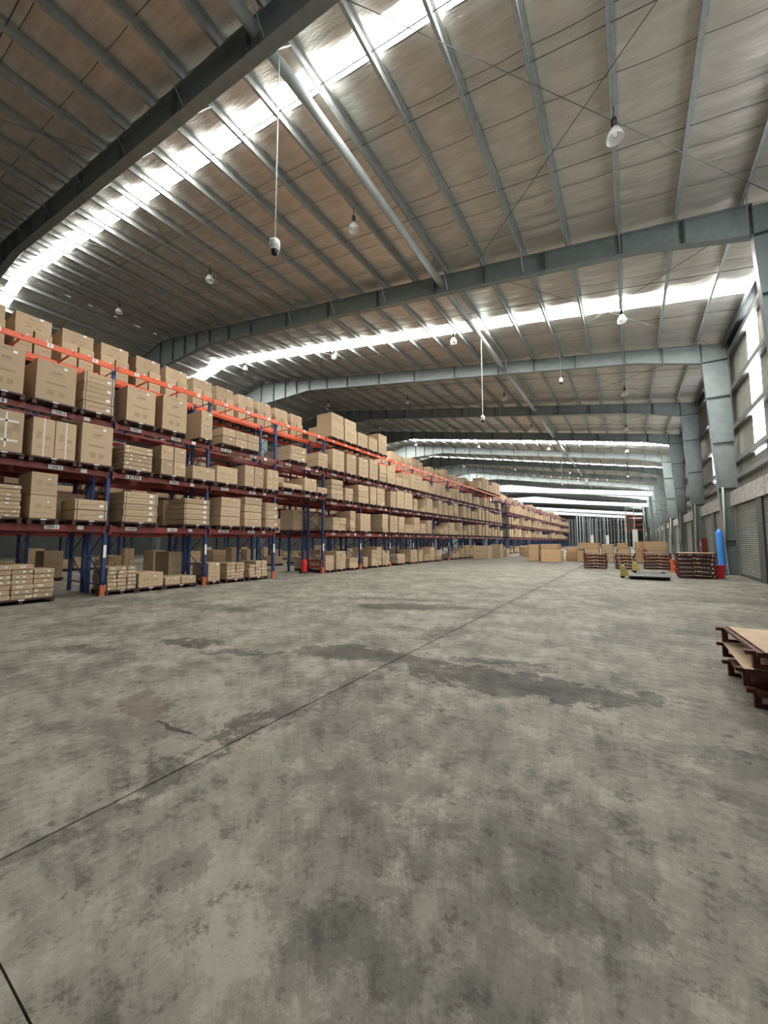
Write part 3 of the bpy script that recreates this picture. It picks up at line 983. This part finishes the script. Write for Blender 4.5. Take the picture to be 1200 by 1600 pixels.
# order the loads of each shelf from left to right for their labels
shelf_name = {0: 'on floor under rack', 1: 'on lowest shelf', 2: 'on second shelf', 3: 'on third shelf', 4: 'on top shelf'}
cnt = {}
for l in sorted(loads, key=lambda q: (q[0], q[1], q[2])):
    if l[0] in 'AT':
        k = (l[0], l[1])
        cnt[k] = cnt.get(k, 0) + 1
        l.append(cnt[k])
    else:
        l.append(0)
R3 = Vector((math.cos(math.radians(32.61)), math.sin(math.radians(32.61)), 0))
FW = Vector((-math.sin(math.radians(32.61)), math.cos(math.radians(32.61)), 0))
KIND = {'big': 'large printed carton', 'small': 'plain brown carton', 'flat': 'flat strapped carton', 'wrap': 'taped flat carton', 'tape': 'tall carton taped down its middle', 'trio': 'brown carton', 'top': 'brown carton'}
for row, lv, a, c, h, nc, nr, st, xf, dp, idx in loads:
    z0 = BASE[lv] + PH + 0.002
    if row == 'A' and lv == 2 and 10.9 < a < 13.9:
        z0 += 0.18
    rowname = 'behind the bare orange beams' if row == 'T' and a < 14 else ('at the back of top shelf' if row == 'T' else shelf_name[lv])
    where = '%s load from left %s' % (ordinal(idx), rowname) if idx else ''
    if row == 'T':
        where = '%s load from left %s' % (ordinal(idx), rowname)
    pspecs.append((xf, a, c, z0 - PH - 0.002, dp, row, where, lv))
    def add(x0, x1, y0, y1, za, zb, style, pos):
        specs.append(dict(x0=x0, x1=x1, y0=y0, y1=y1, z0=za, z1=zb, style=style, row=row, label=', '.join(q for q in (KIND[st], pos, where) if q), lv=lv))
    if st == 'trio':
        m = (a + c) / 2
        add(xf - dp, xf, a, m - 0.02, z0, z0 + 0.66, 'small', 'lower left')
        add(xf - dp, xf, m + 0.02, c, z0, z0 + 0.66, 'small', 'lower right')
        add(xf - dp, xf - 0.06, a + 0.01, c - 0.01, z0 + 0.662, z0 + 1.08, 'big', 'wide and uppermost')
        continue
    if st == 'top':
        hh = h * 0.62
        add(xf - dp, xf, a, c, z0, z0 + hh, 'small', 'lower')
        add(xf - dp, xf - 0.03, a + 0.02, c - 0.02, z0 + hh + .002, z0 + h, 'small', 'upper')
        continue
    sw, shh = (c - a) / nc, h / nr
    for i in range(nc):
        for j in range(nr):
            jx = rnd.uniform(-0.03, 0.0) if nr * nc > 1 else 0
            jy = rnd.uniform(-0.012, 0.012) if nr * nc > 1 else 0
            if st == 'wrap' and nc > 1 and j == nr - 1 and rnd.random() < 0.35 and nr > 3:
                continue
            pos = []
            if nc > 1:
                pos.append((('left', 'right') if nc == 2 else ('left', 'middle', 'right'))[i] + ' column')
            if nr > 1:
                pos.append('topmost' if j == nr - 1 else 'bottom' if j == 0 else '%s up' % ordinal(j + 1))
            pos = ', '.join(pos)
            e = 0.008
            add(xf - dp + jx, xf + jx, a + i * sw + e + jy, a + (i + 1) * sw - e + jy, z0 + j * shh, z0 + (j + 1) * shh - 0.006, 'big' if st == 'big' else 'flat' if st in ('flat',) else st, pos)

# stacks lying on the floor in front of the rack, at the left edge
def floor_stack(x, y0, cols, rows, cw, ch, dp, lab):
    pspecs.append((x, y0, y0 + cols * cw, 0.0, dp, 'A', lab, 0))
    for i in range(cols):
        for j in range(rows):
            if j == rows - 1 and i == cols - 1: continue
            jx, jy = rnd.uniform(-.03, .03), rnd.uniform(-0.02, 0.02) * 0.5
            pos = '%s column, %s,' % (('left', 'middle', 'right')[i], ordinal(j + 1) + ' up' if j else 'bottom')
            specs.append(dict(x0=x - dp + jx, x1=x + jx, y0=y0 + i * cw + .006 + jy, y1=y0 + (i + 1) * cw - .006 + jy, z0=PH + j * ch, z1=PH + (j + 1) * ch - .004, style='wrap', row='A', label='taped flat carton, %s %s' % (pos, lab), lv=0))
floor_stack(-12.25, 2.55, 3, 7, 0.40, 0.118, 0.95, 'floor stack at left edge')

def apparent(s):
    p = Vector((s['x1'], (s['y0'] + s['y1']) / 2, (s['z0'] + s['z1']) / 2 - CAM_H))
    d = p.dot(FW)
    if d < 0.5: return 0
    u = p.dot(R3) / d * 600
    if u < -660 or u > 660: return 0
    k = (2.6 if s['y0'] < 11.5 and s['row'] == 'A' else 1.0) if s['row'] in 'AT' else 0.02
    return k * (s['y1'] - s['y0']) * (s['z1'] - s['z0']) / d ** 2

specs.sort(key=apparent, reverse=True)
NIND = 300 - 26                          # the rest of the 300 stand on the floor
ccache = {}
def carton_mesh(dx, dy, dz, style):
    key = (round(dx, 2), round(dy, 2), round(dz, 2), style)
    if key in ccache:
        return ccache[key]
    dx, dy, dz = key[:3]
    bm = bmesh.new()
    bmesh.ops.create_cube(bm, size=1.0)
    for v in bm.verts:
        v.co = Vector(((v.co.x - 0.5) * dx, (v.co.y + 0.5) * dy, (v.co.z + 0.5) * dz))
    bmesh.ops.bevel(bm, geom=bm.edges[:], offset=0.012 if style != 'big' else 0.007, segments=1, affect='EDGES')
    uv = bm.loops.layers.uv.new('UVMap')
    for f in bm.faces:
        fr = f.normal.x > 0.9
        for lp in f.loops:
            lp[uv].uv = (lp.vert.co.y / dy, lp.vert.co.z / dz) if fr else (-3, -3)
    me = bpy.data.meshes.new('carton')
    bm.to_mesh(me); bm.free()
    me.materials.append(M['carton_big'] if style == 'big' else M['carton_flat'] if style in ('flat', 'wrap') else M['carton_small'])
    ccache[key] = me
    return me
sub = {}
def sub_mesh(name, x0, x1, y0, y1, z0, z1, mat):
    key = (name, round(x0, 2), round(y0, 2), round(y1, 2), round(z0, 2), round(z1, 2))
    if key not in sub:
        b = MB(); b.box(x0, x1, y0, y1, z0, z1)
        sub[key] = b.mesh(name, mat)
    return sub[key]

def group_of(s):
    if s['row'] == 'T': return 'cartons along the back of the top shelf'
    return 'cartons ' + shelf_name[s['lv']]
for n, s in enumerate(specs[:NIND]):
    dx, dy, dz = s['x1'] - s['x0'], s['y1'] - s['y0'], s['z1'] - s['z0']
    o = put('carton', carton_mesh(dx, dy, dz, s['style']), None, (s['x1'], s['y0'], s['z0']))
    tag(o, s['label'], 'box', group_of(s))
    st = s['style']
    near = s['y0'] < 16
    if st == 'big':
        o2 = put('shipping_label', sub_mesh('shipping_label', 0.0005, 0.003, 0.66 * dy, 0.66 * dy + 0.075, dz * 0.86, dz * 0.86 + 0.06, M['sticker']), o)
    elif st == 'flat' and near:
        for yy in (0.05, dy - 0.065):
            put('strap', sub_mesh('strap', 0.0005, 0.004, yy, yy + 0.015, 0.0, dz, M['strap']), o)
        put('shipping_label', sub_mesh('shipping_label', 0.0005, 0.003, dy * .74, dy * .74 + 0.09, dz * .3, dz * .3 + 0.07, M['sticker']), o)
    elif st == 'wrap':
        for q in range(2 if near else 1):
            yy = rnd.choice((0.08, 0.2, 0.34, 0.5, 0.66, 0.82)) * dy
            put('tape_strip', sub_mesh('tape_strip', 0.0005, 0.003, yy, yy + 0.06 * min(1, dy / 0.4), dz * 0.35, dz * 0.72, M['tape']), o)
        if dz > 0.6:
            put('tape_strip', sub_mesh('tape_strip', 0.0005, 0.003, dy * .47, dy * .53, 0.1, dz - 0.05, M['tape']), o)
            put('tape_strip', sub_mesh('tape_strip', 0.0005, 0.003, dy * .2, dy * .85, dz * .25, dz * .3, M['tape']), o)
            put('tape_strip', sub_mesh('tape_strip', 0.0005, 0.003, dy * .2, dy * .85, dz * .72, dz * .77, M['tape']), o)
    elif st == 'tape':
        put('tape_strip', sub_mesh('tape_strip', 0.0005, 0.003, dy * .48, dy * .55, 0.0, dz, M['tape']), o)
    elif st in ('small', 'top') and near:
        put('shipping_label', sub_mesh('shipping_label', 0.0005, 0.003, dy * .62, dy * .62 + 0.05, dz * .7, dz * .7 + 0.035, M['sticker']), o)
# everything smaller in view
fb_ = MB()
tones = []
for s in specs[NIND:]:
    fb_.box(s['x0'], s['x1'], s['y0'], s['y1'], s['z0'], s['z1'], 0, True)
    t = rnd.random()
    tones += [t] * 6
o = fb_.build('carton', M['carton_far'])
at = o.data.attributes.new('tone', 'FLOAT', 'FACE')
at.data.foreach_set('value', tones)
o['kind'] = 'stuff'
tag(o, 'many small distant brown cartons filling the far end of the racks', 'boxes')

# pallets under the loads
def shelf_pallet(w, d):
    b = MB()
    b.box(-d, 0.0, 0, w, 0.09, PH)
    for t in (0.0, 0.5, 1.0):
        y = t * (w - 0.08)
        b.box(-d + .02, -0.02, y, y + 0.08, 0.0, 0.025)
        for u in (-d + 0.02, -d / 2 - .04, -0.10):
            b.box(u, u + 0.08, y, y + 0.08, 0.025, 0.09)
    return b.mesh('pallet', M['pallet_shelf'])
pc = {}
tagb = MB(); tagb.box(0.0005, 0.004, -0.06, 0.06, 0.095, 0.12)
PTAG = tagb.mesh('pallet_tag', M['sticker'])
def papp(p):
    s = dict(x1=p[0], y0=p[1], y1=p[2], z0=p[3], z1=p[3] + PH, row=p[5])
    return apparent(s)
pspecs.sort(key=papp, reverse=True)
pfar = MB()
for n, (xf, a, c, z, dp, row, where, lv) in enumerate(pspecs):
    w = round(c - a + 0.06, 2)
    if n < 150 and row in 'AT':
        if (w, dp) not in pc:
            pc[(w, dp)] = shelf_pallet(w, dp + 0.02)
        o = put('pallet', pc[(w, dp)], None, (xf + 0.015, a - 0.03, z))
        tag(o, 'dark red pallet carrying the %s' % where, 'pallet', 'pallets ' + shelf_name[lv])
        if a < 20:
            put('pallet_tag', PTAG, o, (0, w / 2, 0))
    else:
        pfar.box(xf - dp, xf + 0.01, a - 0.03, c + 0.03, z + 0.06, z + PH)
        pfar.box(xf - dp, xf, a, a + 0.1, z, z + 0.06)
        pfar.box(xf - dp, xf, c - 0.1, c, z, z + 0.06)
o = pfar.build('pallet', M['pallet_shelf']); o['kind'] = 'stuff'
tag(o, 'dark pallets under the distant cartons in the racks', 'pallets')

# ------------------------------------------------------------------ steel stacking pallets
def steel_pallet(name, label, loc, rz, w=1.15, d=1.15, board=False, group=None, tagplate=True):
    root = thing(name, label, 'pallet', loc, rz, group)
    key = ('sp', w, d)
    if key not in pc:
        b = MB(); h = 0.16; t = 0.04
        b.box(0.02, w - 0.02, 0, t, h - t, h); b.box(0.02, w - 0.02, d - t, d, h - t, h)
        b.box(0.02, 0.045, t, d - t, h - 0.025, h); b.box(w - 0.045, w - 0.02, t, d - t, h - 0.025, h)
        fr = b.mesh('deck_frame', M['pallet'])
        r = MB()
        r.box(0.0, w, 0, 0.05, 0, 0.035)
        r.box(-0.05, w + 0.05, 0, 0.05, h - 0.035, h - 0.001)
        for x in (0.0, w / 2 - 0.025, w - 0.05):
            r.box(x, x + 0.05, 0, 0.05, 0.035, h - 0.035)
        rn = r.mesh('runner', M['pallet'])
        dk = MB()
        n = 7
        for i in range(n):
            y = t + i * (d - 2 * t) / n
            dk.box(0.045, w - 0.045, y + 0.01, y + (d - 2 * t) / n - 0.01, h - 0.02, h - 0.004)
        pl = dk.mesh('deck_plate', M['pallet'])
        pc[key] = (fr, rn, pl)
    fr, rn, pl = pc[key]
    put('deck_frame', fr, root)
    put('deck_plate', pl, root)
    for y in (0.06, d - 0.11):
        put('runner', rn, root, (0, y, 0))
    if board:
        b = MB()
        # sheet of board, slightly buckled
        nx, ny = 8, 8
        ox, oy = board
        for i in range(nx + 1):
            for j in range(ny + 1):
                x, y = ox + i * (w - 0.02) / nx, oy + j * (d - 0.03) / ny
                z = 0.164 + 0.006 * (1 + noise.noise(Vector((x * 3, y * 3, loc[2] * 7))))
                b.v.append((x, y, z))
        m_ = (nx + 1) * (ny + 1)
        b.v += [(v[0], v[1], v[2] - 0.004) for v in b.v[:m_]]
        for i in range(nx):
            for j in range(ny):
                a = i * (ny + 1) + j
                b.f.append((a, a + ny + 1, a + ny + 2, a + 1)); b.m.append(0); b.uv.append(None)
                b.f.append((m_ + a, m_ + a + 1, m_ + a + ny + 2, m_ + a + ny + 1)); b.m.append(0); b.uv.append(None)
        b.build('board_sheet', M['board'], root)
    if tagplate and not board:
        b = MB(); b.box(w * .42, w * .62, -0.004, -0.001, 0.12, 0.15); b.build('pallet_tag', M['board'], root)
    return root
steel_pallet('stacking_pallet', 'bottom dark red pallet of the stack at the right edge', (0.89, 4.78, 0.0), 0.02, board=False, group='pallets stacked at the right edge', tagplate=False)
steel_pallet('stacking_pallet', 'middle red pallet with a curled board sheet, right edge stack', (0.83, 4.84, 0.165), -0.02, 1.2, 1.25, board=(-0.0, 0.0), group='pallets stacked at the right edge')
steel_pallet('stacking_pallet', 'topmost red pallet with a pale board, right edge stack', (0.90, 4.78, 0.345), 0.045, 1.2, 1.25, board=(0.07, -0.02), group='pallets stacked at the right edge')
stacks = [((1.60, 19.9), 6, 1.22, 'tall stack beside the red bin'), ((-2.24, 24.3), 5, 1.10, 'leftmost low stack behind the pallet jack'), ((-0.74, 24.6), 5, 0.92, 'stack right behind the pallet jack handle'), ((0.60, 25.4), 5, 1.22, 'stack before the leaning cartons')]
for (x, y), n, w, lab in stacks:
    for i in range(n):
        pos = 'bottom' if i == 0 else 'topmost' if i == n - 1 else ordinal(i + 1) + ' from bottom'
        steel_pallet('stacking_pallet', 'dark red pallet, %s of the %s' % (pos, lab), (x + rnd.uniform(-.03, .03), y + rnd.uniform(-.03, .03), i * 0.172), rnd.uniform(-.02, .02), w, 1.15, group='pallets in the ' + lab, board=(0.0, 0.0) if (i == n - 1 and x > 1) else False)

# ------------------------------------------------------------------ cartons standing on the floor down the hall
def floor_carton(x0, x1, y0, y1, z0, z1, lab, rz=0, mat=None):
    dx, dy, dz = x1 - x0, y1 - y0, z1 - z0
    bm = bmesh.new()
    bmesh.ops.create_cube(bm, size=1.0)
    for v in bm.verts:
        v.co = Vector(((v.co.x + .5) * dx, (v.co.y + .5) * dy, (v.co.z + .5) * dz))
    bmesh.ops.bevel(bm, geom=bm.edges[:], offset=0.015, segments=1, affect='EDGES')
    uv = bm.loops.layers.uv.new('UVMap')
    for f in bm.faces:
        for lp in f.loops:
            lp[uv].uv = (lp.vert.co.x / dx, lp.vert.co.z / dz) if f.normal.y < -0.9 else (-3, -3)
    me = bpy.data.meshes.new('carton'); bm.to_mesh(me); bm.free()
    me.materials.append(mat or M['carton_clean'])
    o = put('carton', me, None, (x0, y0, z0), (0, 0, rz))
    tag(o, lab, 'box', 'cartons standing on the open floor')
    b = MB(); b.box(dx * .02, dx * .98, -0.004, -0.0005, dz * .47, dz * .47 + 0.05)
    b.build('tape_strip', M['board'], o)
    for xx in (dx * .03, dx * .95):
        b = MB(); b.box(xx, xx + 0.02, -0.004, -0.0006, 0, dz); b.build('strap', M['strap'], o)
    return o
floor_carton(-6.75, -5.95, 31.4, 32.4, 0.0, 0.80, 'lower of two clean cartons left of the wide one, mid floor')
floor_carton(-6.75, -5.95, 31.4, 32.4, 0.803, 1.26, 'upper of two clean cartons left of the wide one, mid floor')
floor_carton(-5.65, -4.20, 30.3, 31.3, 0.0, 0.88, 'wide clean tan carton at the front of the floor group')
floor_carton(-5.85, -4.55, 31.5, 32.5, 0.0, 0.86, 'hidden lower carton behind the wide tan carton')
floor_carton(-5.85, -4.55, 31.5, 32.5, 0.863, 1.30, 'long carton showing above the wide tan carton')
floor_carton(-4.35, -3.35, 33.6, 34.6, 0.0, 0.66, 'low carton right of the wide tan carton')
floor_carton(-4.30, -3.55, 33.7, 34.6, 0.663, 1.02, 'small carton on the low carton, right of the wide one')
floor_carton(-3.45, -2.95, 32.4, 33.2, 0.0, 0.90, 'narrow upright carton behind the leftmost pallet stack')
floor_carton(-3.30, -1.95, 32.3, 33.3, 0.903, 1.40, 'long pale carton lying above the leftmost pallet stack')
floor_carton(-2.80, -1.95, 32.3, 33.3, 0.0, 0.90, 'carton hidden low behind the leftmost pallet stack')
floor_carton(-1.85, -1.05, 32.6, 33.4, 0.0, 1.30, 'dull carton between the leftmost and middle pallet stacks', 0, M['carton_small'])
floor_carton(-0.95, 0.00, 32.8, 33.6, 0.0, 0.92, 'carton low behind the pallet jack handle')
floor_carton(-0.85, -0.15, 32.8, 33.6, 0.923, 1.38, 'short tan carton on top behind the jack handle')
floor_carton(0.25, 0.88, 33.0, 33.9, 0.0, 1.48, 'tall tan carton left of the rightmost far stack')
floor_carton(0.70, 2.10, 32.0, 32.9, 0.952, 1.50, 'long tan carton lying above the rightmost far stack')
floor_carton(0.92, 2.05, 32.0, 32.9, 0.0, 0.95, 'dull carton underneath the long tan carton', 0, M['carton_small'])
floor_carton(-11.5, -10.2, 32.2, 33.5, 0.0, 1.12, 'big square carton on the floor before the long rack', 0, M['carton_small'])
floor_carton(-11.3, -10.3, 36.2, 37.3, 0.0, 1.22, 'second square carton behind the big one by the rack', 0, M['carton_small'])
floor_carton(-11.2, -10.5, 39.3, 40.1, 0.0, 0.75, 'low carton farthest out before the long rack', 0, M['carton_small'])
floor_carton(-8.6, -7.6, 38.0, 38.9, 0.0, 0.80, 'pale low carton left of the clean carton group')
floor_carton(-9.9, -9.0, 42.0, 43.0, 0.0, 0.95, 'brown carton far back between rack and floor group', 0, M['carton_small'])

# ------------------------------------------------------------------ pallet jacks
def pallet_jack(label, loc, rz, deck):
    t = thing('pallet_jack', label, 'pallet jack', loc, rz, 'pallet jacks')
    # local: forks along +x, handle at x = 0
    b = MB()
    b.extrude_y([(-0.02, 0.10), (0.26, 0.10), (0.26, 0.20), (0.12, 0.52), (-0.02, 0.52)], -0.2, 0.2)
    b.build('pump_body', M['yellow'], t, fix=True)
    b = MB(); b.tube((0.0, 0.0, 0.45), (-0.10, 0, 1.16), 0.026, 6); b.build('tiller', M['galv'], t)
    b = MB(); b.tube((-0.10, -0.13, 1.10), (-0.10, -0.09, 1.22), 0.014, 6); b.tube((-0.10, 0.13, 1.10), (-0.10, 0.09, 1.22), 0.014, 6); b.tube((-0.10, -0.09, 1.22), (-0.10, 0.09, 1.22), 0.014, 6); b.tube((-0.10, -0.13, 1.10), (-0.10, 0.13, 1.10), 0.014, 6)
    b.build('handle', M['black'], t)
    for s in (-0.19, 0.19):
        b = MB(); b.box(0.2, 1.30, s - 0.08, s + 0.08, 0.075, 0.115); b.extrude_y([(1.30, .075), (1.30, .115), (1.40, 0.085), (1.40, .075)], s - .08, s + .08)
        b.build('fork', M['fork'] if not deck else M['yellow'], t, fix=True)
        b = MB(); b.tube((1.18, s - 0.05, 0.04), (1.18, s + 0.05, 0.04), 0.04, 10); b.build('load_roller', M['black'], t)
    for s in (-0.08, 0.08):
        b = MB(); b.tube((0.05, s - 0.03, 0.09), (0.05, s + 0.03, 0.09), 0.09, 12); b.build('steer_wheel', M['black'], t)
    return t
pallet_jack('yellow pallet jack with upright tiller, nearest to the camera', (-0.38, 18.75, 0), 0.02, True)
pallet_jack('second yellow pallet jack behind the dark flat pallet', (0.06, 22.3, 0), 0.1, False)
dp_ = MB(); dp_.box(0, 1.35, 0, 1.15, 0.12, 0.145)
for y in (0.545,):
    dp_.box(0, 1.35, y, y + 0.06, 0.0, 0.12)
tag(dp_.build('flat_pallet', M['darkdeck']), 'thin dark flat pallet lying on the pallet jack forks', 'pallet').location = (-0.10, 18.2, 0.0)

# ------------------------------------------------------------------ bin, blue roll, extinguisher, barrier
b = MB()
b.extrude_y([(0.0, 0.0), (0.26, 0.0), (0.30, 0.50), (-0.04, 0.50)], -0.15, 0.15)
t = thing('waste_bin', 'bright red plastic bin beside the tall pallet stack', 'bin', (2.90, 20.8, 0))
b.build('bin_body', M['red'], t, fix=True)
b = MB(); b.box(-0.06, 0.32, -0.17, 0.17, 0.50, 0.53); b.build('bin_rim', M['red'], t)
t = thing('plastic_roll', 'tall blue roll standing upright against the wall column', 'roll', (3.44, 22.75, 0))
b = MB(); b.lathe([(0.0, 0.02), (0.135, 0.0), (0.14, 0.03), (0.14, 1.9), (0.13, 1.93), (0.06, 2.05)], 18)
o = b.build('roll_body', M['bluefoil'], t, True); o.rotation_euler = (0.0, -0.03, 0)
b = MB(); b.lathe([(0.06, 1.87), (0.06, 1.97), (0.045, 1.97), (0.045, 1.87)], 12)
o = b.build('core', M['board'], t, True); o.rotation_euler = (0.0, -0.03, 0)
t = thing('fire_extinguisher', 'red wheeled fire extinguisher in the gap between racks', 'fire extinguisher', (-13.0, 13.35, 0))
b = MB(); b.lathe([(0, .06), (.13, .06), (.14, .1), (.14, .52), (.10, .62), (.04, .66), (.04, .72), (0, .72)], 14); b.build('cylinder', M['red'], t, True)
b = MB(); b.tube((-.1, 0, .72), (.12, 0, .76), .02, 6); b.build('valve', M['black'], t)
b = MB(); b.tube((.1, .0, .72), (.19, .06, .45), .015, 6); b.tube((.19, .06, .45), (.17, .08, .15), .015, 6); b.build('hose', M['black'], t)
for s in (-.15, .15):
    b = MB(); b.tube((-.08, s - .02, .07), (-.08, s + .02, .07), .07, 12); b.build('wheel', M['black'], t)
t = thing('rack_barrier', 'dark red guard rail at the end of the long rack', 'guard rail', (-13.35, 13.72, 0))
for x in (0, 1.05):
    b = MB(); b.box(x - .04, x + .04, -.04, .04, 0, .62); b.build('post', M['darkred'], t)
for z in (.3, .58):
    b = MB(); b.box(0, 1.05, -.05, .0, z - .05, z + .05); b.build('rail', M['darkred'], t)

# ------------------------------------------------------------------ hanging lamps and cameras
def lamp():
    t = thing('pendant_lamp', '', 'lamp')
    b = MB(); b.tube((0, 0, 0.30), (0, 0, 0.62), 0.012, 6); b.build('stem', M['black'], t)
    b = MB(); b.lathe([(0.0, 0.32), (0.055, 0.32), (0.065, 0.28), (0.06, 0.08), (0.0, 0.08)], 12); b.build('ballast', M['black'], t, True)
    b = MB(); b.lathe([(0.06, 0.10), (0.10, 0.04), (0.155, -0.06), (0.18, -0.16), (0.185, -0.20), (0.175, -0.20), (0.145, -0.06), (0.09, 0.03)], 18); b.build('glass_reflector', M['glass'], t, True)
    b = MB(); b.lathe([(0.0, 0.07), (0.03, 0.05), (0.045, -0.04), (0.05, -0.10), (0.0, -0.15)], 12); b.build('bulb', M['white'], t, True)
    return t
lp = lamp()
first = True
LX = [0.08, -7.42, -15.6, -24.5]
colname = ['nearest the right wall', 'second column from the right wall', 'third column from the right wall', 'leftmost column, above the racks']
for j in range(-1, 9):
    for i, x in enumerate(LX):
        y = 9.7 + 9.2 * j + (-0.5 if j == 1 else 0)
        o = lp if first else copy_tree(lp)
        first = False
        o.location = (x, y, zt(x) - 0.62)
        depth = {-1: 'behind the viewpoint'}.get(j, '%s lamp down the hall' % ordinal(j + 1))
        o['label'] = 'clear glass high bay lamp, %s, %s' % (colname[i], depth)
        o['group'] = 'high bay lamps under the roof'
def hang_cam(label, x, y, ztop, zbot, big):
    t = thing('hanging_camera', label, 'camera', (x, y, zbot), 0, 'cameras hung from the strut')
    b = MB(); b.tube((0, 0, 0.30), (0, 0, ztop - zbot), 0.012 if big else 0.022, 6); b.build('drop_rod', M['pale'] if not big else M['galv'], t)
    b = MB(); b.lathe([(0.0, 0.32), (0.06, 0.315), (0.10, 0.28), (0.105, 0.25), (0.105, 0.10), (0.095, 0.10), (0.0, 0.10)], 20); b.build('housing', M['white'], t, True)
    b = MB(); b.lathe([(0.085, 0.10), (0.083, 0.04), (0.06, -0.02), (0.025, -0.045), (0.0, -0.05)], 20); b.build('dome', M['black'], t, True)
    b = MB(); b.lathe([(0.092, 0.105), (0.092, 0.06), (0.086, 0.06), (0.086, 0.105)], 20); b.build('ring', M['white'], t, True)
    return t
zs = zt(-6.15) - 0.5
hang_cam('white dome camera hanging on a long rod, near the racks', -6.0, 5.15, zs, 7.48, True)
hang_cam('small dome camera on a long pale pole under the second frame', -6.1, 18.9, zs, 7.6, False)
hang_cam('tiny dome camera on a pole farther along the strut', -6.1, 46.0, zs, 7.6, False)
hang_cam('small white camera below the third roof frame, right of the strut', -2.9, 22.9, zt(-2.9) - .5, 10.3, True)

# ------------------------------------------------------------------ far end: empty grey racks, red screen, white beams
for i in range(9):
    x0 = -11.6 + i * 1.36
    t = thing('empty_rack', 'tall empty grey rack at the far end, %s from the left' % ordinal(i + 1), 'rack', (x0, 96 + (i % 3) * 2.5, 0), 0, 'empty racks at the far end')
    hh = 6.6 + 0.7 * ((i * 5) % 3)
    for x in (0, 0.6, 1.2):
        for y in (0, 1.1):
            b = MB(); b.box(x - .055, x + .055, y - .05, y + .05, 0, hh); b.build('upright', M['greyrack'] if (i + int(x * 10)) % 2 else M['greyblue'], t)
    for z in (1.7, 4.0, 6.2):
        b = MB(); b.box(0, 1.2, -.04, .04, z, z + .10); b.build('beam', M['greyblue'], t)
    if i in (3, 5):
        b = MB(); b.box(0.2, 0.75, -.1, -.06, 0.4, 2.9); b.build('white_sheet', M['white'], t)
t = thing('red_screen', 'red framed screen with a white sheet at the far end', 'screen', (-0.6, 92, 0))
for x in (0, 1.4, 2.9):
    b = MB(); b.box(x - .08, x + .08, -.08, .08, 0, 8.2); b.build('post', M['pale'], t)
for z in (3.6, 4.6, 5.6, 6.2):
    b = MB(); b.box(0, 2.9, -.06, .06, z, z + .5); b.build('red_panel', M['darkred'], t)
for z in (7.2, 8.0):
    b = MB(); b.box(0, 2.9, -.06, .06, z, z + .12); b.build('top_rail', M['pale'], t)
b = MB(); b.box(1.0, 1.9, -.12, -.08, 0.3, 3.9); b.build('white_sheet', M['white'], t)

# added glowing bands across the far bays, in place of brightly lit rafter webs
wn = nwin + len(SKY)
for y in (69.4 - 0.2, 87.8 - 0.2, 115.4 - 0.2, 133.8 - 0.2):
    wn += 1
    root = bpy.data.objects.new('window_%d' % wn, None)  # numbered on from the windows, but an added glowing band, not glazing
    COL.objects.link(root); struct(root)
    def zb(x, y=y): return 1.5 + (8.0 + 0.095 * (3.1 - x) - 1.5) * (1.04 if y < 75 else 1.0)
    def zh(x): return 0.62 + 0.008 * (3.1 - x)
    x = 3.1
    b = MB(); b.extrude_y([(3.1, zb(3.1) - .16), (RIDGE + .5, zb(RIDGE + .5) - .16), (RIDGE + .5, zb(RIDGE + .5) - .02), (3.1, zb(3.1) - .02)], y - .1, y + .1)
    b.build('band_girder', M['steel'], root, fix=True)
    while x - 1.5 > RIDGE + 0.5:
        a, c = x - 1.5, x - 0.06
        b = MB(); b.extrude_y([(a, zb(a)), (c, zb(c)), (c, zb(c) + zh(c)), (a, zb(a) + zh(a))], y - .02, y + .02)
        b.build('pane', M['rafter_glow'], root, fix=True)  # its glow stands for light falling on the rafter web
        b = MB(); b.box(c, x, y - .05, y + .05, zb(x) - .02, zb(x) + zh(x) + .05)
        b.build('band_divider', M['steel'], root)
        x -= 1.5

# a dark strip of packing waste lying on the concrete
b = MB()
pts = [(-3.40, 1.79), (-3.28, 1.80), (-3.20, 1.775), (-3.08, 1.80), (-2.95, 1.825)]
for i in range(4):
    (xa, ya), (xb, yb) = pts[i], pts[i + 1]
    w_ = (0.008, 0.016, 0.022, 0.014)[i]
    b.face([(xa, ya - w_, 0.002), (xb, yb - w_, 0.002), (xb, yb + w_, 0.004), (xa, ya + w_, 0.004)])
    b.face([(xa, ya - w_, 0.001), (xa, ya + w_, 0.003), (xb, yb + w_, 0.003), (xb, yb - w_, 0.001)])
tag(b.build('strap_scrap', M['ink']), 'short dark scrap of strapping lying on the concrete left of the joint', 'scrap')

# red hose cabinet on the wall and a small orange crate
t = thing('hose_cabinet', 'dark red hose cabinet on the wall behind the blue roll', 'cabinet', (4.0, 31.2, 0.75))
b = MB(); b.box(-0.22, 0.05, 0, 0.8, 0, 0.95); b.build('cabinet_body', M['darkred'], t)
b = MB(); b.box(-0.235, -0.221, 0.05, 0.75, 0.05, 0.90); b.build('cabinet_door', M['darkred'], t)
b = MB(); b.box(-0.238, -0.236, 0.22, 0.58, 0.45, 0.72); b.build('cabinet_sign', M['sticker'], t)
t = thing('plastic_crate', 'small orange crate peeking out left of the tall pallet stack', 'crate', (1.64, 23.6, 0))
b = MB()
for z in (0.0, 0.16, 0.32, 0.48):
    b.box(0, 0.3, 0, 0.02, z, z + 0.11); b.box(0, 0.3, 0.38, 0.40, z, z + 0.11); b.box(0, 0.02, 0.02, 0.38, z, z + 0.11); b.box(0.28, 0.3, 0.02, 0.38, z, z + 0.11)
for x, y in ((0, 0), (0.26, 0), (0, 0.36), (0.26, 0.36)):
    b.box(x - .005, x + .045, y - .005, y + .045, 0, 0.62)
b.build('crate_walls', M['orange'], t)
b = MB(); b.box(0.02, 0.28, 0.02, 0.38, 0.0, 0.02); b.build('crate_base', M['orange'], t)
